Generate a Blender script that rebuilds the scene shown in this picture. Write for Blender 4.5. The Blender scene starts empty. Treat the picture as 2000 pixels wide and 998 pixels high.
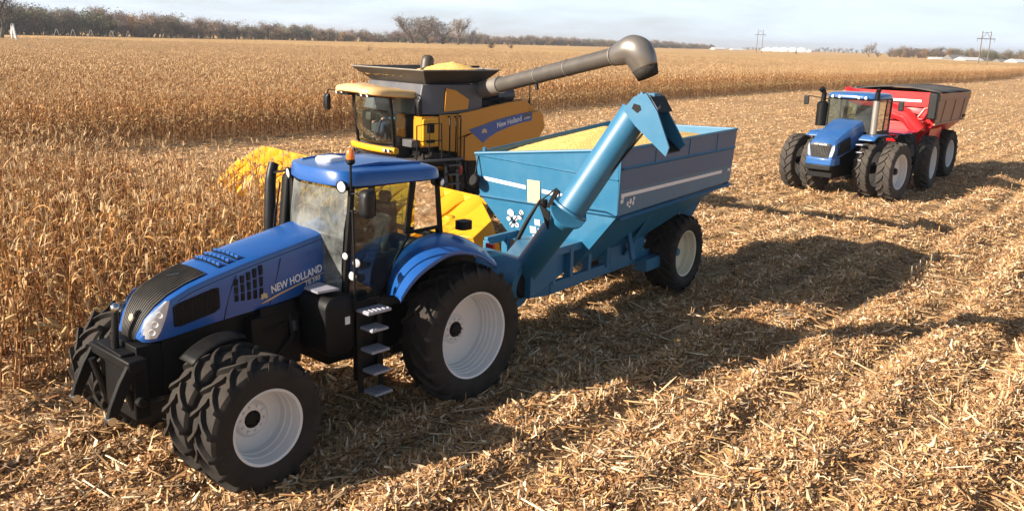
import bpy, math, random
import numpy as np
from mathutils import Vector, Matrix
PI = math.pi
R = math.radians
random.seed(7)
SC = bpy.context.scene
COL = SC.collection

# ------------------------------------------------------------------ materials
def new_mat(name):
    m = bpy.data.materials.new(name)
    m.use_nodes = True
    nt = m.node_tree
    nt.nodes.clear()
    out = nt.nodes.new('ShaderNodeOutputMaterial')
    return m, nt, out

def nd(nt, t, **kw):
    n = nt.nodes.new(t)
    for k, v in kw.items():
        if k in n.inputs:
            n.inputs[k].default_value = v
        else:
            setattr(n, k, v)
    return n

def noise(nt, scale, detail=4, rough=.6, vec=None, dist=0):
    n = nd(nt, 'ShaderNodeTexNoise', Scale=scale, Detail=detail, Roughness=rough, Distortion=dist)
    if vec is not None:
        nt.links.new(vec, n.inputs['Vector'])
    return n

def ramp(nt, fac, stops):
    r = nt.nodes.new('ShaderNodeValToRGB')
    e = r.color_ramp.elements
    while len(e) < len(stops):
        e.new(.5)
    for i, (p, c) in enumerate(stops):
        e[i].position = p
        e[i].color = (c[0], c[1], c[2], 1) if len(c) == 3 else c
    nt.links.new(fac, r.inputs['Fac'])
    return r

def mixc(nt, fac, a, b):
    m = nt.nodes.new('ShaderNodeMix')
    m.data_type = 'RGBA'
    for s, v in ((0, fac), (6, a), (7, b)):
        if hasattr(v, 'is_output'):
            nt.links.new(v, m.inputs[s])
        elif s == 0:
            m.inputs[s].default_value = v
        else:
            m.inputs[s].default_value = (v[0], v[1], v[2], 1)
    return m.outputs[2]

def paint(name, c, rough=.35, metal=0.0, coat=0.0, dust=.25, dustc=(.34, .25, .15), var=.12, scale=3.0, bump=0.0, spec=.5):
    """painted or moulded surface: slight tone variation, a broken film of field dust that is thicker on faces that look up"""
    m, nt, out = new_mat(name)
    L = nt.links.new
    tc = nt.nodes.new('ShaderNodeTexCoord')
    n1 = noise(nt, scale, 5, .65, tc.outputs['Object'])
    n2 = noise(nt, scale * 9, 4, .7, tc.outputs['Object'])
    cv = mixc(nt, n1.outputs['Fac'], [x * (1 - var) for x in c], [min(1, x * (1 + var)) for x in c])
    geo = nt.nodes.new('ShaderNodeNewGeometry')
    sep = nt.nodes.new('ShaderNodeSeparateXYZ')
    L(geo.outputs['Normal'], sep.inputs[0])
    up = nd(nt, 'ShaderNodeMapRange')
    up.inputs['From Min'].default_value = -.2; up.inputs['From Max'].default_value = 1
    up.inputs['To Min'].default_value = .35; up.inputs['To Max'].default_value = 1
    L(sep.outputs['Z'], up.inputs['Value'])
    mu = nd(nt, 'ShaderNodeMath', operation='MULTIPLY')
    r = ramp(nt, n1.outputs['Fac'], [(.3, (0, 0, 0)), (.75, (1, 1, 1))])
    r2 = ramp(nt, n2.outputs['Fac'], [(.3, (.35, .35, .35)), (.7, (1, 1, 1))])
    L(r.outputs[0], mu.inputs[0]); L(up.outputs[0], mu.inputs[1])
    mu2 = nd(nt, 'ShaderNodeMath', operation='MULTIPLY')
    L(mu.outputs[0], mu2.inputs[0]); L(r2.outputs[0], mu2.inputs[1])
    mu3 = nd(nt, 'ShaderNodeMath', operation='MULTIPLY')
    L(mu2.outputs[0], mu3.inputs[0]); mu3.inputs[1].default_value = dust
    col = mixc(nt, mu3.outputs[0], cv, dustc)
    b = nd(nt, 'ShaderNodeBsdfPrincipled', Metallic=metal)
    L(col, b.inputs['Base Color'])
    rr = nd(nt, 'ShaderNodeMapRange')
    rr.inputs['To Min'].default_value = rough; rr.inputs['To Max'].default_value = min(1, rough + .35 * dust + .15)
    L(mu2.outputs[0], rr.inputs['Value']); L(rr.outputs[0], b.inputs['Roughness'])
    b.inputs['Coat Weight'].default_value = coat
    b.inputs['Specular IOR Level'].default_value = spec
    b.inputs['Coat Roughness'].default_value = .12
    if bump:
        bp = nd(nt, 'ShaderNodeBump', Strength=bump, Distance=.01)
        L(n2.outputs['Fac'], bp.inputs['Height']); L(bp.outputs[0], b.inputs['Normal'])
    L(b.outputs[0], out.inputs[0])
    return m

def glass_mat(name, tint=(.62, .72, .68), dirt=.12, dirtc=(.62, .60, .52), fres=1.0):
    """thin tinted pane: looks through, mirrors at a slant, carries a patchy film of dust"""
    m, nt, out = new_mat(name)
    L = nt.links.new
    tr = nd(nt, 'ShaderNodeBsdfTransparent'); tr.inputs['Color'].default_value = (*tint, 1)
    gl = nd(nt, 'ShaderNodeBsdfGlossy', Roughness=.03)
    fr = nd(nt, 'ShaderNodeFresnel', IOR=1.5)
    mu = nd(nt, 'ShaderNodeMath', operation='MULTIPLY'); mu.inputs[1].default_value = fres
    L(fr.outputs[0], mu.inputs[0])
    mx = nt.nodes.new('ShaderNodeMixShader')
    L(mu.outputs[0], mx.inputs[0]); L(tr.outputs[0], mx.inputs[1]); L(gl.outputs[0], mx.inputs[2])
    tc = nt.nodes.new('ShaderNodeTexCoord')
    n1 = noise(nt, 2.2, 6, .65, tc.outputs['Object'], .6)
    rp = ramp(nt, n1.outputs['Fac'], [(.3, (0, 0, 0)), (.72, (1, 1, 1))])
    dm = nd(nt, 'ShaderNodeMath', operation='MULTIPLY'); dm.inputs[1].default_value = dirt
    L(rp.outputs[0], dm.inputs[0])
    df = nd(nt, 'ShaderNodeBsdfDiffuse'); df.inputs['Color'].default_value = (*dirtc, 1)
    mx2 = nt.nodes.new('ShaderNodeMixShader')
    L(dm.outputs[0], mx2.inputs[0]); L(mx.outputs[0], mx2.inputs[1]); L(df.outputs[0], mx2.inputs[2])
    L(mx2.outputs[0], out.inputs[0])
    return m

def plant_mat(name, attr='col', trans=.25, rough=.75, objvar=0.0):
    """dry leaf matter coloured by the mesh's own colour attribute; light also comes through"""
    m, nt, out = new_mat(name)
    L = nt.links.new
    at = nt.nodes.new('ShaderNodeAttribute'); at.attribute_name = attr
    col = at.outputs['Color']
    if objvar:
        oi = nt.nodes.new('ShaderNodeObjectInfo')
        hs = nt.nodes.new('ShaderNodeHueSaturation')
        mr = nd(nt, 'ShaderNodeMapRange'); mr.inputs['To Min'].default_value = 1 - objvar; mr.inputs['To Max'].default_value = 1 + objvar
        L(oi.outputs['Random'], mr.inputs['Value']); L(mr.outputs[0], hs.inputs['Value']); L(col, hs.inputs['Color'])
        col = hs.outputs[0]
    df = nd(nt, 'ShaderNodeBsdfPrincipled', Roughness=rough)
    df.inputs['Specular IOR Level'].default_value = .25
    L(col, df.inputs['Base Color'])
    if trans:
        tl = nt.nodes.new('ShaderNodeBsdfTranslucent'); L(col, tl.inputs['Color'])
        mx = nt.nodes.new('ShaderNodeMixShader'); mx.inputs[0].default_value = trans
        L(df.outputs[0], mx.inputs[1]); L(tl.outputs[0], mx.inputs[2])
        L(mx.outputs[0], out.inputs[0])
    else:
        L(df.outputs[0], out.inputs[0])
    return m

# ------------------------------------------------------------------ mesh builder
class MB:
    def __init__(s):
        s.v = []; s.f = []
    def add(s, vs, fs):
        o = len(s.v)
        s.v += [tuple(float(c) for c in p) for p in vs]
        s.f += [tuple(i + o for i in f) for f in fs]
        return s
    def box(s, c, d, rot=None):
        h = [x / 2 for x in d]
        P = [Vector((sx * h[0], sy * h[1], sz * h[2])) for sz in (-1, 1) for sy in (-1, 1) for sx in (-1, 1)]
        if rot is not None:
            P = [rot @ p for p in P]
        c = Vector(c)
        return s.add([p + c for p in P], [(0, 2, 3, 1), (4, 5, 7, 6), (0, 1, 5, 4), (2, 6, 7, 3), (0, 4, 6, 2), (1, 3, 7, 5)])
    def box2(s, a, b):
        return s.box([(x + y) / 2 for x, y in zip(a, b)], [abs(y - x) for x, y in zip(a, b)])
    def bar(s, a, b, w, h, up=(0, 0, 1)):
        """rectangular bar from a to b"""
        a = Vector(a); b = Vector(b); d = (b - a); L_ = d.length; d.normalize()
        u = Vector(up); 
        if abs(d.dot(u)) > .98: u = Vector((1, 0, 0))
        sd = d.cross(u).normalized(); u = sd.cross(d).normalized()
        M = Matrix((d, sd, u)).transposed()
        return s.box((a + b) / 2, (L_, w, h), M)
    def prism(s, poly, ax, a, b):
        """polygon in the plane across axis ax, from a to b; poly gives the two other coordinates in order"""
        n = len(poly)
        def P(q, t):
            q = list(q); q.insert(ax, t); return q
        vs = [P(q, a) for q in poly] + [P(q, b) for q in poly]
        fs = [(i, (i + 1) % n, n + (i + 1) % n, n + i) for i in range(n)]
        fs += [tuple(range(n - 1, -1, -1)), tuple(range(n, 2 * n))]
        return s.add(vs, fs)
    def poly(s, pts, th=0.0, nrm=None):
        """flat plate through pts, th thick"""
        n = len(pts); P = [Vector(p) for p in pts]
        if nrm is None:
            nrm = Vector((0, 0, 0))
            for i in range(n):
                nrm += P[i].cross(P[(i + 1) % n])
            nrm.normalize()
        nrm = Vector(nrm)
        if not th:
            return s.add(P, [tuple(range(n))])
        Q = [p + nrm * th for p in P]
        return s.add(P + Q, [(i, (i + 1) % n, n + (i + 1) % n, n + i) for i in range(n)] + [tuple(range(n - 1, -1, -1)), tuple(range(n, 2 * n))])
    def loft(s, secs, closed=True, cap=True):
        n = len(secs[0]); vs = [p for q in secs for p in q]; fs = []
        for k in range(len(secs) - 1):
            for i in range(n if closed else n - 1):
                j = (i + 1) % n
                fs.append((k * n + i, k * n + j, (k + 1) * n + j, (k + 1) * n + i))
        if cap and closed:
            fs.append(tuple(range(n - 1, -1, -1)))
            fs.append(tuple(range((len(secs) - 1) * n, len(secs) * n)))
        return s.add(vs, fs)
    def tube(s, pts, r, n=10, cap=True):
        P = [Vector(p) for p in pts]; m = len(P)
        rs = r if isinstance(r, (list, tuple)) else [r] * m
        secs = []; prev = None
        for i in range(m):
            d = (P[min(i + 1, m - 1)] - P[max(i - 1, 0)]).normalized()
            u = prev if prev is not None else (Vector((0, 0, 1)) if abs(d.z) < .9 else Vector((1, 0, 0)))
            sd = d.cross(u)
            if sd.length < 1e-5:
                sd = d.cross(Vector((0, 1, 0)))
            sd.normalize(); u = sd.cross(d).normalized(); prev = u
            secs.append([P[i] + (sd * math.cos(2 * PI * k / n) + u * math.sin(2 * PI * k / n)) * rs[i] for k in range(n)])
        return s.loft(secs, True, cap)
    def lathe(s, prof, c=(0, 0, 0), ax=(0, 1, 0), n=32, closed=False):
        """profile of (radius, offset along the axis) spun round ax through c"""
        a = Vector(ax).normalized(); u = Vector((0, 0, 1)) if abs(a.z) < .9 else Vector((1, 0, 0))
        x = u.cross(a).normalized(); y = a.cross(x).normalized(); c = Vector(c)
        m = len(prof); vs = []
        for k in range(n):
            t = 2 * PI * k / n
            d = x * math.cos(t) + y * math.sin(t)
            vs += [c + a * q[1] + d * q[0] for q in prof]
        fs = []
        for k in range(n):
            kk = (k + 1) % n
            for i in range(m if closed else m - 1):
                j = (i + 1) % m
                fs.append((k * m + i, kk * m + i, kk * m + j, k * m + j))
        return s.add(vs, fs)
    def cyl(s, a, b, r, n=16):
        return s.tube([a, b], r, n)
    def sphere(s, c, r, n=12, sc=(1, 1, 1)):
        vs = []; fs = []; m = n // 2
        for i in range(m + 1):
            th = PI * i / m
            for k in range(n):
                ph = 2 * PI * k / n
                vs.append((c[0] + r * sc[0] * math.sin(th) * math.cos(ph), c[1] + r * sc[1] * math.sin(th) * math.sin(ph), c[2] + r * sc[2] * math.cos(th)))
        for i in range(m):
            for k in range(n):
                kk = (k + 1) % n
                fs.append((i * n + k, (i + 1) * n + k, (i + 1) * n + kk, i * n + kk))
        return s.add(vs, fs)
    def build(s, name, mat, parent=None, smooth=38, bevel=0.0, loc=None, solid=0.0, seg=2):
        me = bpy.data.meshes.new(name)
        me.from_pydata(s.v, [], s.f)
        me.validate()
        import bmesh
        bm = bmesh.new(); bm.from_mesh(me)
        bmesh.ops.remove_doubles(bm, verts=bm.verts, dist=1e-5)
        bmesh.ops.recalc_face_normals(bm, faces=bm.faces)
        bm.to_mesh(me); bm.free()
        if smooth:
            me.shade_smooth(); me.set_sharp_from_angle(angle=R(smooth))
        o = bpy.data.objects.new(name, me)
        COL.objects.link(o)
        if mat is not None:
            me.materials.append(mat)
        if parent is not None:
            o.parent = parent
        if loc is not None:
            o.location = loc
        if solid:
            md = o.modifiers.new('thickness', 'SOLIDIFY'); md.thickness = solid; md.offset = 0
        if bevel:
            md = o.modifiers.new('edge', 'BEVEL'); md.width = bevel; md.segments = seg; md.limit_method = 'ANGLE'; md.angle_limit = R(38)
            md.harden_normals = False
        return o

def tag(o, label=None, cat=None, group=None, kind=None):
    if label: o['label'] = label
    if cat: o['category'] = cat
    if group: o['group'] = group
    if kind: o['kind'] = kind
    return o

def thing(name, label, cat, loc=(0, 0, 0), rz=0.0, group=None):
    o = bpy.data.objects.new(name, None); COL.objects.link(o)
    o.empty_display_size = .3
    o.location = loc; o.rotation_euler = (0, 0, rz)
    return tag(o, label, cat, group)

def copy_tree(o, parent=None):
    c = o.copy(); COL.objects.link(c)
    if parent is not None: c.parent = parent
    for ch in list(o.children):
        copy_tree(ch, c)
    return c

def text(name, body, size, mat, parent, loc, xdir, ydir, shear=0.0, bold=0.0, ext=.002, align='LEFT', spacing=1.0, width=None):
    cu = bpy.data.curves.new(name, 'FONT')
    cu.body = body; cu.size = size; cu.shear = shear; cu.offset = bold; cu.extrude = ext; cu.align_x = align; cu.space_character = spacing
    o = bpy.data.objects.new(name, cu); COL.objects.link(o)
    cu.materials.append(mat)
    x = Vector(xdir).normalized(); y = Vector(ydir); y = (y - x * y.dot(x)).normalized(); z = x.cross(y)
    sx = 1.0
    M = Matrix((x * sx, y, z)).transposed().to_4x4()
    M.translation = Vector(loc)
    bpy.context.view_layer.update()
    me = bpy.data.meshes.new_from_object(o.evaluated_get(bpy.context.evaluated_depsgraph_get()))
    bpy.data.objects.remove(o); bpy.data.curves.remove(cu)
    me.name = name
    xs = [v.co.x for v in me.vertices]
    k = width / max(xs) if width and xs and align == 'LEFT' else 1.0
    me.transform(M @ Matrix.Diagonal((k, 1, 1, 1)))
    o = bpy.data.objects.new(name, me); COL.objects.link(o); o.parent = parent
    if not me.materials: me.materials.append(mat)
    return o

def smooth_path(P, k=4):
    """Catmull-Rom through the points"""
    P = [tuple(map(float, p)) for p in P]; out = []
    for i in range(len(P) - 1):
        a, b, c, d = P[max(i - 1, 0)], P[i], P[i + 1], P[min(i + 2, len(P) - 1)]
        for j in range(k):
            t = j / k
            out.append(tuple(.5 * (2 * b[q] + (c[q] - a[q]) * t + (2 * a[q] - 5 * b[q] + 4 * c[q] - d[q]) * t * t + (3 * b[q] - a[q] - 3 * c[q] + d[q]) * t ** 3) for q in range(len(b))))
    return out + [P[-1]]

def arc(cx, cz, r, a0, a1, n):
    return [(cx + r * math.cos(R(a0 + (a1 - a0) * i / n)), cz + r * math.sin(R(a0 + (a1 - a0) * i / n))) for i in range(n + 1)]

def rrect(w, h, r, n=4):
    """rounded rectangle outline, centred"""
    out = []
    for cx, cy, a in ((w / 2 - r, h / 2 - r, 0), (-w / 2 + r, h / 2 - r, 90), (-w / 2 + r, -h / 2 + r, 180), (w / 2 - r, -h / 2 + r, 270)):
        for i in range(n + 1):
            t = R(a + 90 * i / n)
            out.append((cx + r * math.cos(t), cy + r * math.sin(t)))
    return out

# ------------------------------------------------------------------ shared materials
M = {}
M['blue'] = paint('tractor blue paint', (.006, .080, .31), .30, 0, .35, .07, var=.08, scale=1.5)
M['blue9'] = paint('second tractor blue paint', (.013, .10, .31), .3, 0, .4, .22, var=.1, scale=1.5)
M['cartside'] = paint('dusty blue cart side with painted shade', (.050, .11, .215), .5, 0, .05, .20, var=.16, scale=1.1, dustc=(.24, .22, .22))  # greyer than the tub: shade and ground reflection put into the paint
M['cartblue'] = paint('cart blue paint', (.011, .138, .265), .42, 0, .12, .28, var=.22, scale=1.1, dustc=(.36, .30, .22))
M['yellow'] = paint('combine yellow paint', (.62, .25, .006), .38, 0, .3, .22, var=.08, scale=1.2)
M['header_yellow'] = paint('header yellow poly', (.75, .36, .006), .42, 0, .1, .05, var=.05, scale=1.2)
M['cream'] = paint('cab roof cream', (.72, .47, .20), .4, 0, .2, .3, var=.1, scale=2)
M['red'] = paint('red cart paint', (.55, .012, .015), .35, 0, .4, .14, var=.1, scale=1.5)
M['black'] = paint('black cast iron', (.004, .0043, .005), .5, 0, 0, .03, var=.3, scale=5, spec=.22)
M['plastic'] = paint('dark grey plastic', (.008, .0085, .010), .42, 0, 0, .05, var=.2, scale=4, spec=.3)
M['rubber'] = paint('tyre rubber', (.014, .0128, .0118), .75, 0, 0, .5, (.15, .112, .08), var=.3, scale=4, bump=.3, spec=.3)
M['rubber9'] = paint('dusty tyre rubber', (.035, .031, .028), .85, 0, 0, .6, (.20, .15, .10), var=.3, scale=4, bump=.3)
M['rim'] = paint('white wheel rim', (.72, .71, .69), .35, 0, .2, .22, (.42, .36, .28), var=.05, scale=5)
M['cream_rim'] = paint('cream wheel rim', (.70, .63, .46), .4, 0, .1, .25, (.42, .36, .28), var=.06, scale=5)
M['steel'] = paint('grey galvanised steel', (.33, .31, .28), .38, .55, 0, .25, var=.15, scale=3)
M['auger_grey'] = paint('worn grey auger tube', (.115, .105, .095), .40, .4, 0, .25, var=.15, scale=2)
M['spout_grey'] = paint('pale polished spout', (.22, .205, .19), .34, .6, 0, .22, var=.12, scale=2)
M['tank_dark'] = paint('dark grain tank sheet', (.055, .05, .045), .45, .35, 0, .35, var=.2, scale=2)
M['tank_grey'] = paint('grey tank wall', (.085, .09, .105), .42, .2, 0, .3, var=.15, scale=2)
M['step'] = paint('step tread aluminium', (.34, .35, .41), .5, .4, 0, .2, var=.15, scale=8)
M['chrome'] = paint('bright metal', (.62, .62, .62), .15, 1.0, 0, .1, var=.05)
M['white'] = paint('white decal', (.78, .78, .78), .45, 0, 0, .06, var=.03)
M['decal_orange'] = paint('gold decal', (.62, .42, .22), .45, 0, 0, .06, var=.1)
M['decal_blue'] = paint('blue decal', (.03, .10, .36), .4, 0, .2, .12, var=.12)
M['cream_panel'] = paint('cream decal panel', (.76, .56, .30), .5, 0, 0, .1, var=.06)
M['lens'] = paint('headlamp reflector', (.66, .70, .76), .12, .35, .6, .0, var=.25, scale=22)
M['lamp'] = paint('work lamp lens', (.85, .85, .84), .15, .2, .6, .0, var=.1, scale=30)
M['amber'] = paint('amber beacon', (.75, .17, .02), .2, 0, .5, .05, var=.1)
M['redlens'] = paint('red lens', (.5, .02, .015), .25, 0, .4, .05, var=.1)
M['interior'] = paint('cab trim grey', (.02, .02, .02), .7, 0, 0, .2, var=.2, scale=6)
M['interior_pale'] = paint('cab trim pale grey', (.035, .037, .034), .6, 0, 0, .2, var=.15, scale=6)
M['seat'] = paint('seat cloth', (.006, .009, .016), .85, 0, 0, .1, var=.2, scale=8)
M['grille'] = paint('brown black mesh grille', (.022, .021, .020), .5, .2, 0, .12, var=.2, scale=5)
M['tarp'] = paint('grey black roll tarp', (.05, .05, .05), .6, 0, 0, .35, var=.2, scale=2)
M['tan_side'] = paint('tan cart side with painted reflection', (.36, .205, .135), .5, 0, 0, .4, var=.15, scale=1.5)  # sandy ground reflection on the red cart's shaded side, put into the colour
M['glass'] = glass_mat('cab glass', (.50, .60, .56), .06, fres=1.5)
M['windscreen'] = glass_mat('dusty windscreen', (.62, .72, .68), .34, (.62, .66, .64))
M['glass_dark'] = glass_mat('combine cab glass', (.82, .90, .86), .025)
# ------------------------------------------------------------------ wheels
def tyre_mesh(Rr, W, rim, nl=20, lug=.05, flip=1, lw=.055):
    b = MB()
    h = W / 2
    prof = [(rim - .02, -h * .80), (rim + .03, -h * .92), (rim + (Rr - rim) * .35, -h * 1.03), (rim + (Rr - rim) * .62, -h * 1.02), (Rr - lug * 1.6, -h * .97),
            (Rr - lug * 1.05, -h * .86), (Rr - lug * .92, -h * .4), (Rr - lug * .9, 0)]
    prof = prof + [(r, -y) for r, y in prof[-2::-1]]
    b.lathe(prof, n=48)
    # chevron lugs
    for k in range(nl):
        for sg in (-1, 1):
            a0 = 2 * PI * (k + (.5 if sg > 0 else 0)) / nl
            secs = []
            for u, rr in ((-.06, 0), (.06, 0), (.2, 0), (.5, 0), (.88, -.004), (1.02, -.05), (1.05, -.12)):
                lat = sg * h * u
                uu = max(u, 0); ang = a0 + flip * (.50 * W / Rr) * (uu ** .55 + .12 * uu)
                ro = Rr + rr - .012 * u * u
                ri = ro - lug * 1.25 if u < 1 else ro - lug * .9
                def pt(r, t):
                    return (r * math.sin(t), lat, r * math.cos(t))
                wa = lw / Rr / 2
                wi = wa * 1.6
                secs.append([pt(ri, ang - wi), pt(ro, ang - wa), pt(ro, ang + wa), pt(ri, ang + wi)])
            b.loft(secs)
    return b

def rim_mesh(rim, W, dish, hub_r, steps=3, nb=10, bolt_r=None):
    """rim with outer lip, stepped barrel and a disc sunk by dish from the outer lip (outer side +y)"""
    b = MB(); h = W / 2 * .84
    p = [(rim + .0, -h), (rim - .02, -h), (rim - .05, -h + .04)]
    p = [(rim - .01, -h * .9), (rim + .018, -h), (rim + .018, h), (rim + .002, h + .012), (rim - .022, h), (rim - .03, h - .05)]
    y = h - .05; r = rim - .03
    for i in range(steps):
        y2 = h - .05 - (dish - .05) * (i + 1) / steps
        p += [(r - .004, y2 + .010), (r - .016, y2)]
        r -= .016
    p += [(r - .02, h - dish), (hub_r * 1.9, h - dish - .012), (hub_r * 1.55, h - dish + .018), (hub_r * .9, h - dish + .02)]
    b.lathe(p, n=56)
    br = bolt_r or hub_r * 1.3
    for k in range(nb):
        t = 2 * PI * k / nb
        c = (br * math.sin(t), h - dish + .01, br * math.cos(t))
        b.tube([c, (c[0], c[1] + .03, c[2])], .016, 6)
    return b, h - dish

def make_wheel(parent, loc, Rr, W, rim, side, dish, hub_r, hub_len, mr, mt, mh, nl=20, lug=.05, steps=3, hub_style='drum', lw=.055, camber=0):
    rb, yd = rim_mesh(rim, W, dish, hub_r, steps)
    w = rb.build('wheel', mr, parent, 35)
    t = tyre_mesh(Rr, W, rim, nl, lug, 1 if side > 0 else -1, lw).build('tyre', mt, w, 40)
    hb = MB()
    hb.lathe([(.0, yd + hub_len), (hub_r * .72, yd + hub_len), (hub_r * .80, yd + hub_len * .9), (hub_r * .86, yd + hub_len * .72), (hub_r * .9, yd + hub_len * .4), (hub_r, yd + .02), (hub_r * 1.02, yd - .1)], n=24)
    for k in range(8):
        a = 2 * PI * k / 8
        c = (hub_r * .72 * math.sin(a), yd + hub_len * .7, hub_r * .72 * math.cos(a))
        hb.tube([c, (c[0], c[1] + .025, c[2])], .014, 6)
    hub = hb.build('hub', mh, w, 35)
    w.location = loc
    w.rotation_euler = (0, 0, 0 if side > 0 else PI)
    return w

def dup_wheel(w, parent, loc, side, rot=0):
    c = copy_tree(w, parent); c.location = loc
    c.rotation_euler = (0, rot, 0 if side > 0 else PI)
    return c
# ------------------------------------------------------------------ front blue tractor (x forward from the rear axle, y to its left, z up)
def lerp(a, b, t): return a + (b - a) * t
TR = thing('tractor', 'large blue tractor with dual front wheels and an orange roof beacon, nearest in the field', 'tractor', (-1.612, 12.7545, 0), R(228.73))
# hood: lofted along x from (x, top z, half width, bottom z, crown)
hs = [(1.72, 2.545, .435, 1.88, .035), (2.2, 2.455, .435, 1.76, .035), (2.6, 2.385, .43, 1.715, .035), (3.0, 2.305, .425, 1.69, .035), (3.35, 2.225, .415, 1.66, .035), (3.6, 2.155, .40, 1.63, .03),
      (3.82, 2.06, .385, 1.60, .03), (3.97, 1.955, .36, 1.58, .03), (4.08, 1.82, .325, 1.57, .025), (4.14, 1.69, .28, 1.575, .02), (4.165, 1.63, .24, 1.60, .01)]
secs = []
for x, zt, w, zb, cr in hs:
    e = min(.07, (zt - zb) * .3)
    q = [(x, -w, zb), (x, -w - .008, lerp(zb, zt, .5)), (x, -w + .008, zt - e), (x, -w + .022, zt - e * .35), (x, -w + e, zt), (x, -w * .5, zt + cr * .8), (x, 0, zt + cr)]
    q = q + [(p[0], -p[1], p[2]) for p in q[-2::-1]]
    secs.append(q)
hood = MB().loft(secs).build('hood', M['blue'], TR, 30)
# dark grille band over the top of the nose and down its front
gb = []
for x, zt, w, zb, cr in hs[4:]:
    wg = w * .77 if x < 4.0 else w * .70
    gb.append([(x + .004, t * wg, zt + cr * (1 - (t * .7) ** 2) + .007) for t in (-1, -.66, -.33, 0, .33, .66, 1)])
x0 = hs[-1]
gb.append([(4.172, t * .16, 1.58) for t in (-1, -.66, -.33, 0, .33, .66, 1)])
gr = MB().loft(gb, closed=False, cap=False)
for j in range(1, 12):    # raised ribs running front to back
    t = -1 + 2 * j / 12
    line = [(q[0][0] + .002, lerp(q[0][1], q[-1][1], (t + 1) / 2), lerp(q[3][2], q[0][2], abs(t) ** 2) + .004) for q in gb]
    gr.tube(line, .006, 5)
grille = gr.build('grille', M['grille'], hood, 40)
bd = MB().lathe([(.0, .012), (.030, .011), (.042, .004), (.044, 0)], (4.115, -.02, 1.80), (.95, 0, .35), 20).build('badge', M['cream_panel'], grille, 40)
MB().box((3.52, .02, 2.222), (.30, .010, .006)).build('badge_strip', M['chrome'], grille, 0)
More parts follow.
